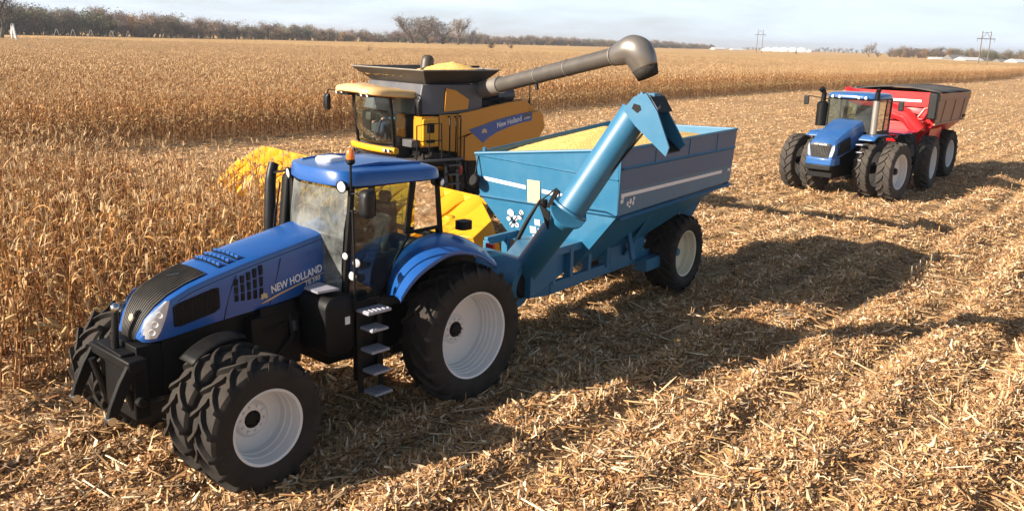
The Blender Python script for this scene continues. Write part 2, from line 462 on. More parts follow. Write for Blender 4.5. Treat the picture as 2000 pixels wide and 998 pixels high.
# headlamps wrapped round the nose corners
def hood_side(x):
    for a, b in zip(hs, hs[1:]):
        if a[0] <= x <= b[0]:
            t = (x - a[0]) / (b[0] - a[0]); return lerp(a[2], b[2], t), lerp(a[1], b[1], t), lerp(a[3], b[3], t)
    return hs[-1][2], hs[-1][1], hs[-1][3]
for s in (1, -1):
    rows = []
    for z, xa, xb in ((1.615, 4.01, 4.12), (1.68, 3.965, 4.13), (1.77, 3.925, 4.105), (1.86, 3.89, 4.06), (1.95, 3.865, 3.99), (2.03, 3.845, 3.885)):
        row = []
        for i in range(5):
            x = lerp(xa, xb, i / 4); w, zt, zb = hood_side(min(x, 4.16))
            row.append((x + .006, s * (w + .014 - .02 * (i == 4)), z))
        rows.append(row)
    hl = MB().loft(rows, closed=False, cap=False).build('headlight', M['lens'], hood, 40)
    bz = MB()
    for z, x in ((1.69, 4.05), (1.78, 4.015), (1.88, 3.965)):
        w, _, _ = hood_side(x)
        bz.lathe([(.0, .012), (.026, .016), (.036, .02), (.04, .01), (.04, 0)], (x, s * (w + .006), z), (.5, s * .86, 0), 16)
    bz.build('bulb', M['lamp'], hl, 40)
    # dark mesh window in the side panel
    rows = []
    for i in range(9):
        x = lerp(3.25, 3.82, i / 8); w, zt, zb = hood_side(x)
        zt2 = lerp(2.10, 1.965, i / 8) - (.02 if i in (0, 8) else 0); zb2 = lerp(1.80, 1.69, i / 8) + (.03 if i in (0, 8) else 0)
        rows.append([(x + lerp(.07, 0, 0) * 0, s * (w + .010), zb2), (x, s * (w + .013), (zb2 + zt2) / 2), (x, s * (w + .007), zt2)])
    sm = MB().loft(rows, closed=False, cap=False)
    for i in range(1, 14):
        x = lerp(3.27, 3.84, i / 14); w, zt, zb = hood_side(x)
        sm.tube([(x, s * (w + .012), lerp(1.81, 1.70, i / 14)), (x, s * (w + .012), lerp(2.08, 1.965, i / 14))], .005, 4)
    sm.build('side_grille', M['black'], hood, 40)
    # louvred vent panel further back
    lv = MB(); fr = MB()
    for k in range(5):
        xa = 2.66 + k * .085
        za = lerp(2.27, 2.15, k / 4); zb_ = lerp(1.84, 1.86, k / 4)
        w, _, _ = hood_side(xa)
        for m_ in range(3):
            z0 = lerp(zb_, za, m_ / 3 + .02); z1 = lerp(zb_, za, (m_ + 1) / 3 - .03)
            lv.prism([(xa, s * (w + .004)), (xa + .055, s * (w + .004)), (xa + .05, s * (w + .02)), (xa + .01, s * (w + .012))], 2, z0, z1)
    lv.build('vent', M['plastic'], hood, 40)
    text('lettering', 'NEW HOLLAND', .135, M['white'], hood, (2.555 if s > 0 else 1.79, s * .446, 1.875 if s > 0 else 2.035), (-.98 * s, 0, .2 * s), (-.0, 0, 1), .12, .0035, .0015, width=.79)
    text('lettering', 'T8.390', .085, M['white'], hood, (2.06 if s > 0 else 1.80, s * .446, 1.875 if s > 0 else 1.925), (-.98 * s, 0, .2 * s), (0, 0, 1), .2, .001, .0015, width=.25)
    st = MB()
    pts = [(2.70, 1.775), (2.60, 1.80), (2.45, 1.845), (2.25, 1.895), (2.0, 1.955), (1.76, 2.005)]
    st.loft([[(x, s * .4475, z - w_), (x, s * .4475, z + w_)] for (x, z), w_ in zip(pts, (.003, .014, .012, .010, .008, .006))], closed=False, cap=False)
    st.build('stripe', M['decal_orange'], hood, 0)
    lf = MB()
    cx, cz = 2.66, 1.865
    for a, ln in ((90, .075), (55, .07), (125, .07), (20, .055), (160, .055)):
        d = (math.cos(R(a)), math.sin(R(a))); nrm = (-d[1], d[0])
        P = []
        for t, ww in ((0.1, .004), (.45, .017), (.8, .014), (1, .002)):
            P.append((cx - s * 0 + d[0] * ln * t + nrm[0] * ww, s * .4475, cz - .03 + d[1] * ln * t + nrm[1] * ww))
        for t, ww in ((1, .002), (.8, .014), (.45, .017), (0.1, .004)):
            P.append((cx + d[0] * ln * t - nrm[0] * ww, s * .4475, cz - .03 + d[1] * ln * t - nrm[1] * ww))
        lf.poly(P)
    lf.build('emblem', M['cream_panel'], hood, 0)
# dark gaps between the hood panels
for s in (1, -1):
    pm = MB()
    for xs in ([(3.20, .0), (3.16, .3), (3.10, .65), (3.02, .93)], [(2.58, .04), (2.50, .4), (2.40, .93)]):
        pts = []
        for x, t in smooth_path(xs, 4):
            w, zt, zb = hood_side(x); pts.append((x, s * (w + .006), lerp(zb, zt - .08, t)))
        pm.tube(pts, .0045, 5)
    pts = []
    for i in range(14):
        x = lerp(1.75, 3.75, i / 13); w, zt, zb = hood_side(x); pts.append((x, s * (w - .004), zt - .085))
    pm.tube(pts, .004, 5)
    pm.build('panel_gap', M['black'], hood, 40)
# cooling louvres on top of the hood
lv = MB()
for r_ in range(3):
    x = 2.86 + r_ * .125
    _, zt, _ = hood_side(x)
    for k in range(6):
        y = -.26 + k * .095
        z = zt + .035 * (1 - (y / .42) ** 2)
        lv.prism([(x - .045, z - .01), (x + .03, z + .028), (x + .05, z + .026), (x + .05, z - .01)], 1, y, y + .075)
lv.build('louvre', M['blue'], hood, 30, bevel=.004)
lb = MB()
for r_ in range(3):
    x = 2.86 + r_ * .125; _, zt, _ = hood_side(x)
    lb.loft([[(x + .03, y, zt + .036 * (1 - (y / .42) ** 2) + .003), (x + .082, y, zt - .012 + .036 * (1 - (y / .42) ** 2) + .003)] for y in [-.28 + .058 * i for i in range(11)]], closed=False, cap=False)
lb.build('louvre_slot', M['black'], hood, 0)
# chassis, engine, axles
ch = MB()
ch.box2((1.55, -.36, .95), (3.95, .36, 1.72)); ch.box2((3.6, -.34, .9), (4.25, .34, 1.55))
ch.box2((-.7, -.40, .70), (1.7, .40, 1.5)); ch.box2((2.9, -.9, .62), (3.7, .9, .92))
ch.tube([(3.45, -1.28, .775), (3.45, 1.28, .775)], .11, 12); ch.tube([(0, -1.04, .99), (0, 1.04, .99)], .17, 14)
ch.lathe([(.0, -.35), (.30, -.33), (.36, -.2), (.36, .2), (.30, .33), (0, .35)], (0, 0, .99), (0, 1, 0), 20)
ch.box2((2.2, -.52, .92), (2.9, .52, 1.62)); ch.box2((2.25, .34, 1.2), (2.75, .50, 1.72))
ch.tube([(2.35, .5, 1.6), (2.35, .56, 1.3), (2.6, .52, 1.05)], .03, 8); ch.tube([(2.9, .40, 1.6), (2.7, .52, 1.45), (2.4, .52, 1.5)], .025, 8); ch.tube([(3.3, .38, 1.5), (3.0, .5, 1.15), (2.5, .55, .95)], .022, 8)
ch.box2((-1.15, -.10, .42), (.3, .10, .55)); ch.box2((-1.0, -.35, .7), (-.6, .35, 1.7))
chassis = ch.build('chassis', M['black'], TR, 35, bevel=.02)
lk = MB()
for sy in (-.48, .48):
    lk.bar((-.5, sy * .8, .75), (-1.35, sy, .62), .07, .10); lk.bar((-.75, sy * .7, 1.6), (-1.0, sy, .75), .05, .05)
lk.build('rear_linkage', M['black'], TR, 35, bevel=.01)
# tank and front mudguards
ft = MB(); 
prof = rrect(.48, .80, .16, 5)
ft.loft([[(1.92 + a * k, y, 1.44 + b_ * k2) for a, b_ in prof] for y, k, k2 in ((.44, 1, 1), (.90, 1, 1), (.98, .95, .96), (1.01, .8, .86))])
tank = ft.build('fuel_tank', M['black'], TR, 40)
MB().box((1.83, 1.014, 1.50), (.075, .006, .10)).build('decal', M['white'], tank, 0)
MB().box((2.28, .514, 1.42), (.12, .012, .13)).build('decal', M['white'], chassis, 0)
MB().lathe([(0, .05), (.05, .05), (.06, .03), (.06, 0)], (2.02, .74, 1.85), (0, 0, 1), 16).build('filler_cap', M['plastic'], tank, 40)
sp = MB().loft([[(2.18, .60, 1.905), (2.18, .88, 1.90)], [(1.95, .58, 1.925), (1.95, .95, 1.915)], [(1.88, .60, 1.90), (1.88, .92, 1.895)]], closed=False, cap=False).build('tank_step', M['step'], TR, 0, solid=.03)
for s in (1, -1):
    q = arc(3.36, .775, .83, 100, 50, 8)
    mg = MB().loft([[(x, s * (.72 + dy), z - dz) for dy, dz in ((-.1, 0), (-.07, .0), (.16, .0), (.19, .02))] for x, z in q], closed=False, cap=False)
    mg.build('mudguard', M['black'], TR, 50, solid=.02)
# steps up to the cab
sr = MB()
for x in (1.31, 1.65):
    sr.bar((x, 1.04, .48), (x, 1.0, 1.7), .02, .08)
sr.bar((1.3, .95, 1.68), (1.75, .95, 1.68), .12, .06)
sr.box2((1.30, .90, .62), (1.66, .96, 1.72))
ladder = sr.build('step_ladder', M['black'], TR, 35)
for z, x0_, x1_ in ((.50, 1.30, 1.60), (.80, 1.33, 1.62), (1.09, 1.35, 1.64), (1.38, 1.37, 1.64), (1.62, 1.32, 1.70)):
    stp = MB().box2((x0_, 1.02, z - .035), (x1_, 1.27, z))
    for k in range(6): stp.box((lerp(x0_ + .03, x1_ - .03, k / 5), 1.145, z + .004), (.018, .22, .012))
    stp.build('step', M['step'], ladder, 0, bevel=.006)
MB().tube([(1.72, 1.02, 1.60), (1.73, 1.04, 2.2), (1.70, .98, 2.9)], .016, 8).build('handrail', M['black'], TR, 40)
# cab: floor, frame, panes
cab = MB().box2((.05, -.78, 1.45), (1.70, .78, 1.62)).box2((.0, -.70, 1.5), (.35, .70, 2.2)).build('cab_base', M['interior'], TR, 35, bevel=.03)
A0, A1 = (1.68, .74, 1.56), (1.60, .84, 3.16)
B0, B1 = (.70, .82, 1.62), (.585, .86, 3.16)
C0, C1 = (.03, .80, 2.30), (.14, .82, 3.16)
fr = MB()
for s in (1, -1):
    m_ = lambda p: (p[0] - (.14 if s < 0 and p[0] > 1.3 else 0), p[1] * (s if s > 0 else -.74), p[2])
    fr.bar(m_(A0), m_(A1), .06, .07); fr.bar(m_((B0[0] - .03, B0[1], 2.42)), m_(B1), .06, .075); fr.bar(m_(C0), m_(C1), .07, .09)
    fr.bar(m_(A1), m_(B1), .07, .06); fr.bar(m_(B1), m_(C1), .07, .06)
    fr.tube([m_(p) for p in ((1.66, .77, 1.60), (1.25, .80, 1.58), (1.0, .81, 1.80), (.85, .82, 2.12), (.62, .82, 2.42))], .025, 8)
    fr.bar(m_((.62, .82, 2.44)), m_((.05, .80, 2.44)), .05, .05)
fr.bar((1.48, -.62, 3.15), (1.62, .84, 3.15), .08, .07); fr.bar((.14, -.62, 3.15), (.14, .82, 3.15), .08, .07); fr.bar((.03, -.6, 2.3), (.03, .8, 2.3), .07, .07)
frame = fr.build('cab_frame', M['black'], TR, 35, bevel=.012)
ws = MB()
rows = []
for z, xm in ((1.62, 1.74), (2.1, 1.78), (2.6, 1.77), (3.12, 1.70)):
    t = (z - 1.56) / 1.6
    row = []
    for i in range(9):
        u = -1 + i / 4
        y = u * (lerp(.74, .84, t) - .03)
        row.append((xm + .04 - (.10 + .04 * t) * u * u - (.14 * -u if u < 0 else 0), y if y > 0 else y * .74, z))
    rows.append(row)
ws.loft(rows, closed=False, cap=False).build('windscreen', M['windscreen'], TR, 60)
for s in (1, -1):
    g_ = 1 if s > 0 else .74; xo_ = 0 if s > 0 else .14
    MB().poly([(1.64 - xo_, s * .80 * g_, 1.64), (1.25, s * .815 * g_, 1.62), (1.02, s * .825 * g_, 1.84), (.86, s * .832 * g_, 2.15), (.66, s * .838 * g_, 2.42), (.60, s * .868 * g_, 3.12), (1.58 - xo_, s * .852 * g_, 3.12)]).build('door_glass', M['glass'], TR, 0)
    MB().poly([(.55, s * .84 * g_, 2.47), (.06, s * .825 * g_, 2.47), (.16, s * .845 * g_, 3.12), (.55, s * .868 * g_, 3.12)]).build('quarter_glass', M['glass'], TR, 0)
MB().poly([(.015, -.58, 2.33), (.015, .77, 2.33), (.11, .79, 3.12), (.11, -.60, 3.12)]).build('rear_glass', M['glass'], TR, 0)
# cab inside: seat, wheel column, side console, dash, grab lights
se = MB()
se.loft([[(x + .72, y, z) for x, y in [(a * k, b_ * k) for a, b_ in rrect(.52, .54, .1)]] for z, k in ((1.98, .9), (2.02, 1), (2.10, 1), (2.13, .9))])
se.loft([[(.46 - (z - 2.1) * .18 + a * k, y * k, z) for a, y in rrect(.16, .52, .06)] for z, k in ((2.08, .9), (2.2, 1), (2.6, .95), (2.72, .75))])
se.loft([[(.34 + a * k, y * k, z) for a, y in rrect(.10, .28, .04)] for z, k in ((2.72, .6), (2.76, .8), (2.84, .8), (2.87, .6))])
se.box2((.5, -.2, 1.6), (.95, .2, 1.98))
seat = se.build('seat', M['seat'], TR, 45)
MB().box2((.45, -.52, 1.95), (1.05, -.34, 2.28)).box2((.55, -.5, 2.28), (.95, -.38, 2.34)).box((1.05, -.42, 2.55), (.05, .26, .2)).bar((1.0, -.42, 2.3), (1.05, -.42, 2.5), .03, .03).build('console', M['interior_pale'], TR, 35, bevel=.02)
sw = MB().tube([(1.52, 0, 1.62), (1.42, 0, 2.1), (1.28, 0, 2.32)], [.09, .08, .04], 10)
sw.tube([(1.26 + .19 * math.sin(t) * .45, .2 * math.cos(t), 2.34 + .2 * math.sin(t)) for t in [2 * PI * k / 20 for k in range(21)]], .016, 6, False)
sw.bar((1.26, -.19, 2.34), (1.26, .19, 2.34), .03, .02)
sw.build('steering_column', M['interior'], TR, 40)
MB().box2((1.45, -.35, 2.2), (1.6, .35, 2.34)).box2((.25, -.7, 1.62), (1.6, -.55, 2.0)).build('dashboard', M['interior'], TR, 35, bevel=.03)
MB().sphere((.80, .55, 2.22), .085, 14, (1, .5, 1)).box2((.62, .48, 2.1), (1.1, .62, 2.16)).build('armrest', M['interior_pale'], TR, 45)
# roof
def outline(xf, xr, w, n=40, e=3.4):
    out = []; cx = (xf + xr) / 2; a = (xf - xr) / 2
    for k in range(n):
        t = 2 * PI * k / n
        c, s_ = math.cos(t), math.sin(t)
        x = abs(c) ** (2 / e) * (1 if c > 0 else -1); y = abs(s_) ** (2 / e) * (1 if s_ > 0 else -1)
        out.append((cx + a * x, w * y))
    return out
ol = [(x - (.30 * max(0, -y) if x > .9 else 0), y * (.97 if y > 0 else .74)) for x, y in outline(1.80, -.04, .96, 48, 5.5)]
rf = MB()
rf.loft([[(.92 + (x - .92) * k, y * k2, z + zz * (x - .92)) for x, y in ol] for k, k2, z, zz in ((.90, .90, 3.14, .02), (.99, .99, 3.15, .02), (1, 1, 3.16, .02), (.99, .985, 3.285, .05), (.965, .955, 3.318, .05), (.90, .87, 3.335, .035), (.6, .55, 3.375, .01), (.2, .2, 3.39, 0))])
roof = rf.build('cab_roof', M['blue'], TR, 42)
rr_ = MB()
for y in (-.40, .62):
    rr_.tube([(1.45, y, 3.365), (1.0, y * 1.02, 3.378), (.25, y, 3.335)], [.02, .035, .02], 6)
rr_.build('roof_rib', M['blue'], roof, 50)
dm = MB().loft([[(1.30 + a * k, .02 + b_ * k, z) for a, b_ in rrect(.34, .32, .09)] for z, k in ((3.35, 1), (3.415, 1), (3.435, .9), (3.44, .6))]).build('antenna_dome', M['white'], roof, 45)
bc = MB().tube([(1.66, .90, 3.12), (1.66, .90, 3.50)], .016, 8).lathe([(0, .02), (.055, .02), (.06, -.02), (.03, -.05)], (1.66, .90, 3.50), (0, 0, 1), 16).build('beacon_mount', M['black'], TR, 40)
MB().lathe([(.052, 0), (.055, .05), (.05, .10), (.032, .125), (0, .13)], (1.66, .90, 3.52), (0, 0, 1), 20).build('beacon', M['amber'], bc, 50)
# lamps
def lamp(c, d, r, parent, mat='lamp'):
    d = Vector(d).normalized(); c = Vector(c)
    h = MB().lathe([(0, -.06), (r * .7, -.055), (r, -.01), (r * 1.08, .02), (r * .95, .025)], c, d, 18).build('work_lamp', M['black'], parent, 40)
    MB().lathe([(0, .03), (r * .6, .026), (r * .95, .012)], c, d, 18).build('lens', M[mat], h, 50)
for s in (1, -1):
    lamp((1.72 if s > 0 else 1.56, s * (.80 if s > 0 else .56), 3.17), (1, s * .25, -.1), .075, TR)
    lamp((.10, s * (.90 if s > 0 else .66), 3.08), (-.2, s * .9, -.1), .06, TR)
    lamp((1.74, s * .88, 2.30), (1, s * .3, 0), .05, TR); lamp((1.66, s * 1.0, 2.22), (.9, s * .45, 0), .06, TR); lamp((1.70, s * .97, 2.05), (.9, s * .45, 0), .06, TR)
# mirror on its arm
mr = MB().loft([[(1.62 + d_, 1.16 + a * .9 * k, 2.99 + b_ * k) for a, b_ in rrect(.21, .36, .07)] for d_, k in ((-.06, .92), (-.05, 1), (.02, 1), (.06, .9), (.085, .6))])
mirror = mr.build('mirror', M['plastic'], TR, 45)
MB().tube([(1.64, .86, 3.08), (1.66, 1.0, 3.10), (1.64, 1.1, 3.0)], .014, 8).tube([(1.64, .86, 2.86), (1.66, 1.0, 2.88), (1.63, 1.1, 2.9)], .012, 8).build('mirror_arm', M['black'], mirror, 40)
MB().poly([(1.555, 1.07, 2.84), (1.555, 1.25, 2.84), (1.555, 1.25, 3.14), (1.555, 1.07, 3.14)]).build('mirror_glass', M['chrome'], mirror, 0)
wp = MB().tube([(1.80, -.42, 3.08), (1.835, -.52, 2.55)], .012, 6).bar((1.83, -.49, 2.72), (1.835, -.56, 2.36), .02, .03).build('wiper', M['black'], TR, 40)
# exhaust stack and its shielded silencer on the far side
ex = MB().tube([(1.62, -.98, 1.8), (1.62, -.98, 2.3), (1.58, -.98, 3.02), (1.55, -.99, 3.14), (1.50, -1.01, 3.24)], [.085, .085, .075, .07, .075], 14).build('exhaust_stack', M['plastic'], TR, 45)
MB().bar((1.56, -.98, 3.12), (1.50, -.62, 3.20), .03, .03).build('stack_bracket', M['black'], ex, 35)
sh = MB().loft([[(x + a, y_ + b_, z) for a, b_ in rrect(.26, .16, .05)] for z, x, y_ in ((1.75, 1.52, -.78), (2.3, 1.46, -.78), (3.05, 1.38, -.76), (3.12, 1.36, -.76))])
shield = sh.build('silencer_shield', M['black'], TR, 40)
for k in range(4):
    z = 2.74 + k * .09; x = 1.41 - (z - 2.3) * .10
    MB().box((x + .06, -.695, z), (.14, .01, .05)).build('shield_slot', M['grille'], shield, 0)
# rear fenders: flared blue arches over the rear wheels
for s in (1, -1):
    inn = smooth_path([(1.02, 1.62), (.99, 1.85), (.89, 2.06), (.71, 2.25), (.46, 2.345), (.14, 2.37), (-.22, 2.30), (-.60, 2.12)])
    outp = smooth_path([(1.36, 1.78), (1.24, 1.92), (1.06, 2.06), (.82, 2.17), (.52, 2.255), (.22, 2.24), (-.10, 2.14), (-.42, 1.94)])
    rows = []
    for (xi, zi), (xo, zo) in zip(inn, outp):
        row = []
        for t, dz in ((0, -.02), (.08, .0), (.3, .028), (.6, .035), (.88, .015), (1.0, -.01), (1.02, -.05)):
            row.append((lerp(xi, xo, t), s * lerp(.84, 1.48, t), lerp(zi, zo, t) + dz))
        rows.append(row)
    f = MB().loft(rows, closed=False, cap=False).build('rear_fender', M['blue'], TR, 45, solid=.03)
    il = MB().poly([(x, s * .835, z) for x, z in inn] + [(-.66, s * .835, 1.6), (1.02, s * .835, 1.6)]).build('fender_liner', M['black'], f, 0, solid=.02)
    MB().box((-.60, s * 1.2, 2.13), (.05, .16, .07)).build('tail_lamp', M['redlens'], f, 0, bevel=.015)
MB().loft([[(-.30 + a, .95 + b_, z) for a, b_ in rrect(.22, .20, .07)] for z in (2.38, 2.50)]).build('fender_lamp', M['black'], TR, 40)
# wheels
w0 = make_wheel(TR, (3.453, 1.50, .775), .775, .43, .437, 1, .34, .115, .015, M['rim'], M['rubber'], M['black'], 17, .066, 3, lw=.05)
w0.rotation_euler = (0, .2, 0)
dup_wheel(w0, TR, (3.453, .94, .775), 1, .35); dup_wheel(w0, TR, (3.453, -1.50, .775), -1, .1); dup_wheel(w0, TR, (3.453, -.94, .775), -1, .5)
w1 = make_wheel(TR, (0, 1.255, .99), .99, .56, .615, 1, .40, .115, .06, M['rim'], M['rubber'], M['black'], 22, .062, 5, lw=.045)
w1.rotation_euler = (0, .1, 0)
dup_wheel(w1, TR, (0, -1.255, .99), -1, .3)
# front hitch, folded up
fh = MB()
fh.box2((4.15, -.42, .72), (4.34, .42, 1.42)); fh.box2((4.2, -.5, 1.34), (4.42, .5, 1.46))
fh.tube([(4.28, -.5, .95), (4.28, .5, .95)], .06, 10)
hitch = fh.build('front_hitch', M['black'], TR, 35, bevel=.02)
for s in (1, -1):
    a = MB().loft([[(x + a_ * k, s * .45 + b_, z + dz * 1) for a_, b_, dz in ((-.07, -.035, -.02), (.07, -.035, .02), (.07, .035, .02), (-.07, .035, -.02))] for x, z, k in ((4.33, 1.42, 1), (4.46, 1.22, .95), (4.58, .98, .85), (4.66, .78, .6))]).build('hitch_arm', M['black'], hitch, 35, bevel=.012)
    MB().lathe([(0, -.05), (.05, -.05), (.05, .05), (0, .05)], (4.64, s * .45, .84), (0, 1, 0), 14).build('hook', M['chrome'], a, 40)
    MB().tube([(4.33, s * .34, .85), (4.45, s * .36, 1.30)], .04, 10).build('lift_cylinder', M['plastic'], hitch, 40)
tl = MB().tube([(4.30, 0, 1.15), (4.33, 0, 1.55), (4.30, 0, 1.92)], [.035, .045, .035], 10).build('top_link', M['plastic'], hitch, 40)
MB().sphere((4.29, 0, 1.95), .06, 12).build('link_ball', M['chrome'], tl, 50)
MB().bar((4.27, -.36, 1.475), (4.30, .30, 1.475), .22, .03).build('hitch_plate', M['black'], hitch, 35, bevel=.008)
MB().box((4.345, .16, 1.0), (.012, .08, .2)).build('decal', M['cream_panel'], hitch, 0)
# ------------------------------------------------------------------ blue grain cart (x forward from its axle)
CT = thing('grain_cart', 'blue grain cart heaped with corn, auger raised, hitched to the nearest tractor', 'grain cart', (2.634, 18.74, 0), R(234.2))
FF, FN, RN, RF = (3.62, -1.56, 2.92), (3.58, 1.55, 3.27), (-1.38, 1.55, 3.32), (-1.38, -1.55, 3.24)
ff, fn, rn, rf_ = (3.52, -1.50, 2.12), (3.52, 1.50, 2.12), (-1.32, 1.50, 2.22), (-1.32, -1.50, 2.22)
# sheet sides, each with its upturned lip and stiffening fold
def sheet(name, pts, inner, parent=CT, mat='cartblue', th=.03):
    return MB().poly(pts, th, inner).build(name, M[mat], parent, 0)
tub = MB()
def quad(b, a, c, d, e): b.poly([a, c, d, e])
t_ = .035
def ringpts(off):
    return [(FF[0] - off, FF[1] + off, FF[2]), (FN[0] - off, FN[1] - off, FN[2]), (RN[0] + off, RN[1] - off, RN[2]), (RF[0] + off, RF[1] + off, RF[2])]
def ringb(off):
    return [(ff[0] - off, ff[1] + off, ff[2]), (fn[0] - off, fn[1] - off, fn[2]), (rn[0] + off, rn[1] - off, rn[2]), (rf_[0] + off, rf_[1] + off, rf_[2])]
hop = [(3.30, -.52, 1.02), (3.30, .55, 1.02), (1.9, .55, .98), (1.9, -.52, .98)]
o_ = tub.v
ro_, ri_, bo, bi = ringpts(0), ringpts(t_), ringb(0), ringb(t_)
vs = ro_ + ri_ + bo + bi + hop
fs = []
for i in range(4):
    j = (i + 1) % 4
    fs += [(i, j, 8 + j, 8 + i), (4 + j, 4 + i, 12 + i, 12 + j), (j, i, 4 + i, 4 + j), (8 + i, 8 + j, 16 + j, 16 + i)]
fs += [(16, 17, 18, 19), ]
tub.add(vs, fs)
tubo = tub.build('tub', M['cartblue'], CT, 20)
def on_front(y, z, d=.012):
    """point on the front sheet, d proud of it"""
    u = (y + 1.56) / 3.11
    zt = lerp(FF[2], FN[2], u)
    k = (z - 2.12) / (zt - 2.12)
    if z >= 2.12:
        return (lerp(3.52, lerp(3.62, 3.58, u), k) + d, y, z)
    k = (z - 1.02) / 1.10
    return (lerp(3.30, 3.52, k) + d + .004, y, z)
def on_side(x, z, d=.012):
    k = (z - 2.15) / 1.13
    return (x, 1.50 + .05 * k + d, z)
# rims, folds and flanges
rb = MB()
for a, b_ in ((FF, FN), (FN, RN), (RN, RF), (RF, FF)):
    rb.tube([a, b_], .028, 8)
rb.build('top_rail', M['cartblue'], tubo, 40)
fo = MB()
fo.loft([[(on_front(y, z, d)) for z, d in ((2.915 - .05 * (y + 1.5), .002), (2.895 - .05 * (y + 1.5), .03), (2.875 - .05 * (y + 1.5), .002))] for y in (-1.5, -.5, .5, 1.5)], closed=False, cap=False)
fo.loft([[on_side(x, z, d) for z, d in ((2.965, .002), (2.935, .032), (2.905, .002))] for x in (3.5, 1.5, -1.36)], closed=False, cap=False)
fo.loft([[(x, 1.505, 2.18 - (x + 1.3) * .02), (x, 1.58, 2.15 - (x + 1.3) * .02), (x, 1.505, 2.11 - (x + 1.3) * .02)] for x in (3.5, -1.32)], closed=False, cap=False)
fo.loft([[(3.525, y, 2.15), (3.58, y, 2.12), (3.515, y, 2.08)] for y in (-1.5, 1.5)], closed=False, cap=False)
for x in (2.3, .9, -.4): fo.bar(on_side(x, 2.92, .01), on_side(x, 3.27, .01), .012, .02)
fo.build('rib', M['cartblue'], tubo, 30)
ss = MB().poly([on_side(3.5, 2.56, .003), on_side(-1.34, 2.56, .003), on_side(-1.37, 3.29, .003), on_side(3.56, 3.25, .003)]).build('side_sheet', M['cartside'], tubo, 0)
MB().loft([[on_front(y, lerp(2.125, lerp(FF[2], FN[2], (y + 1.56) / 3.11) - .05, k / 4), .005) for k in range(5)] for y in [lerp(-1.49, 1.50, i / 8) for i in range(9)]], closed=False, cap=False).build('front_sheet', M['cartblue'], tubo, 40)
# white stripes
ws_ = MB()
ws_.loft([[on_front(y, z, .013) for z in (2.50 - .07 * (y + 1.36), 2.43 - .07 * (y + 1.36))] for y in (-1.38, -1.1, -.8, -.42)], closed=False, cap=False)
ws_.loft([[on_front(y, z, .013) for z in (2.50 - .07 * (y + 1.36), 2.43 - .07 * (y + 1.36))] for y in (-.06, .2, .60)], closed=False, cap=False)
ws_.loft([[on_side(x, z, .006) for z in (2.50, 2.435)] for x in (3.46, -.82)], closed=False, cap=False)
ws_.poly([on_side(-1.12, 2.50, .006), on_side(-1.25, 2.50, .006), on_side(-1.25, 2.445, .006), on_side(-1.12, 2.445, .006)])
ws_.poly([on_side(3.46 + .0, 2.33, .006), on_side(3.36, 2.33, .006), on_side(3.36, 2.40, .006), on_side(3.46, 2.40, .006)])
ws_.build('stripe', M['white'], tubo, 0)
MB().poly([on_front(-.37, 2.10, .02), on_front(-.10, 2.10, .02), on_front(-.10, 2.55, .02), on_front(-.37, 2.55, .02)]).build('sight_panel', M['cream_panel'], tubo, 0, solid=.012)
# emblem: pale dots with dark strokes, and the block of white squares
lg = MB()
def disc(b, c, r, n=14): b.poly([on_front(c[0] + r * math.cos(2 * PI * k / n), c[1] + r * math.sin(2 * PI * k / n), .008) for k in range(n)])
for c, r in (((-.80, 1.86), .075), ((-.70, 1.77), .05), ((-.86, 1.74), .045), ((-.55, 1.90), .05), ((-.60, 1.80), .045), ((-.68, 1.64), .05), ((-.80, 1.63), .05)): disc(lg, c, r)
emb = lg.build('emblem', M['white'], tubo, 0)
lk_ = MB()
for a, b_ in (((-.86, 1.82), (-.66, 1.62)), ((-.66, 1.80), (-.84, 1.60)), ((-.58, 1.93), (-.52, 1.84)), ((-.62, 1.86), (-.52, 1.80)), ((-.80, 1.74), (-.72, 1.70))):
    pa, pb = on_front(*a, .011), on_front(*b_, .011)
    lk_.bar(pa, pb, .02, .004, up=(1, 0, 0))
lk_.build('emblem_stroke', M['black'], emb, 0)
sq = MB()
for y, z, w in ((-.20, 1.76, .06), (.0, 1.735, .065), (-.31, 1.60, .07), (-.13, 1.58, .07), (-.29, 1.47, .04)):
    sq.poly([on_front(y - w, z - w * .95, .008), on_front(y + w, z - w * .95, .008), on_front(y + w, z + w * .95, .008), on_front(y - w, z + w * .95, .008)])
sq.build('decal', M['white'], tubo, 0)
d2 = MB()
for x, z, w, h in ((3.92 - .52, 2.44, .05, .03), (3.2, 2.30, .03, .04), (3.1, 2.33, .035, .045), (3.0, 2.29, .03, .035), (3.12, 2.24, .03, .02), (2.98, 2.37, .03, .03)):
    d2.poly([on_side(x + w, z - h, .008), on_side(x - w, z - h, .008), on_side(x - w, z + h, .008), on_side(x + w, z + h, .008)])
d2.build('decal', M['white'], tubo, 0)
# running gear frame: rail with uprights on each side, axle, tongue
fr = MB()
for s in (1, -1):
    fr.bar((5.55, s * .36, .86), (4.4, s * .70, .86), .12, .20); fr.bar((4.4, s * .70, .86), (-.6, s * .70, .86), .12, .20)
    fr.bar((4.35, s * .70, 1.48), (2.3, s * .70, 1.46), .09, .14)
    for x in (4.30, 3.74, 3.12, 2.50): fr.bar((x, s * .70, .90), (x, s * .70, 1.48), .14 if x > 3 else .2, .10)
    fr.poly([(2.35, s * .72, .8), (1.1, s * .72, .8), (.9, s * .72, 1.95), (2.5, s * .72, 1.95)], .05)
    fr.bar((1.9, s * .76, 1.95), (2.2, s * 1.15, 1.05), .08, .10)
    fr.poly([(1.75, s * 1.36, 2.12), (1.95, s * .80, 1.05), (1.75, s * .74, 1.02), (1.50, s * 1.30, 2.12)], .04)
    fr.bar((-.55, s * 1.2, 2.15), (-.25, s * .75, .95), .10, .25)
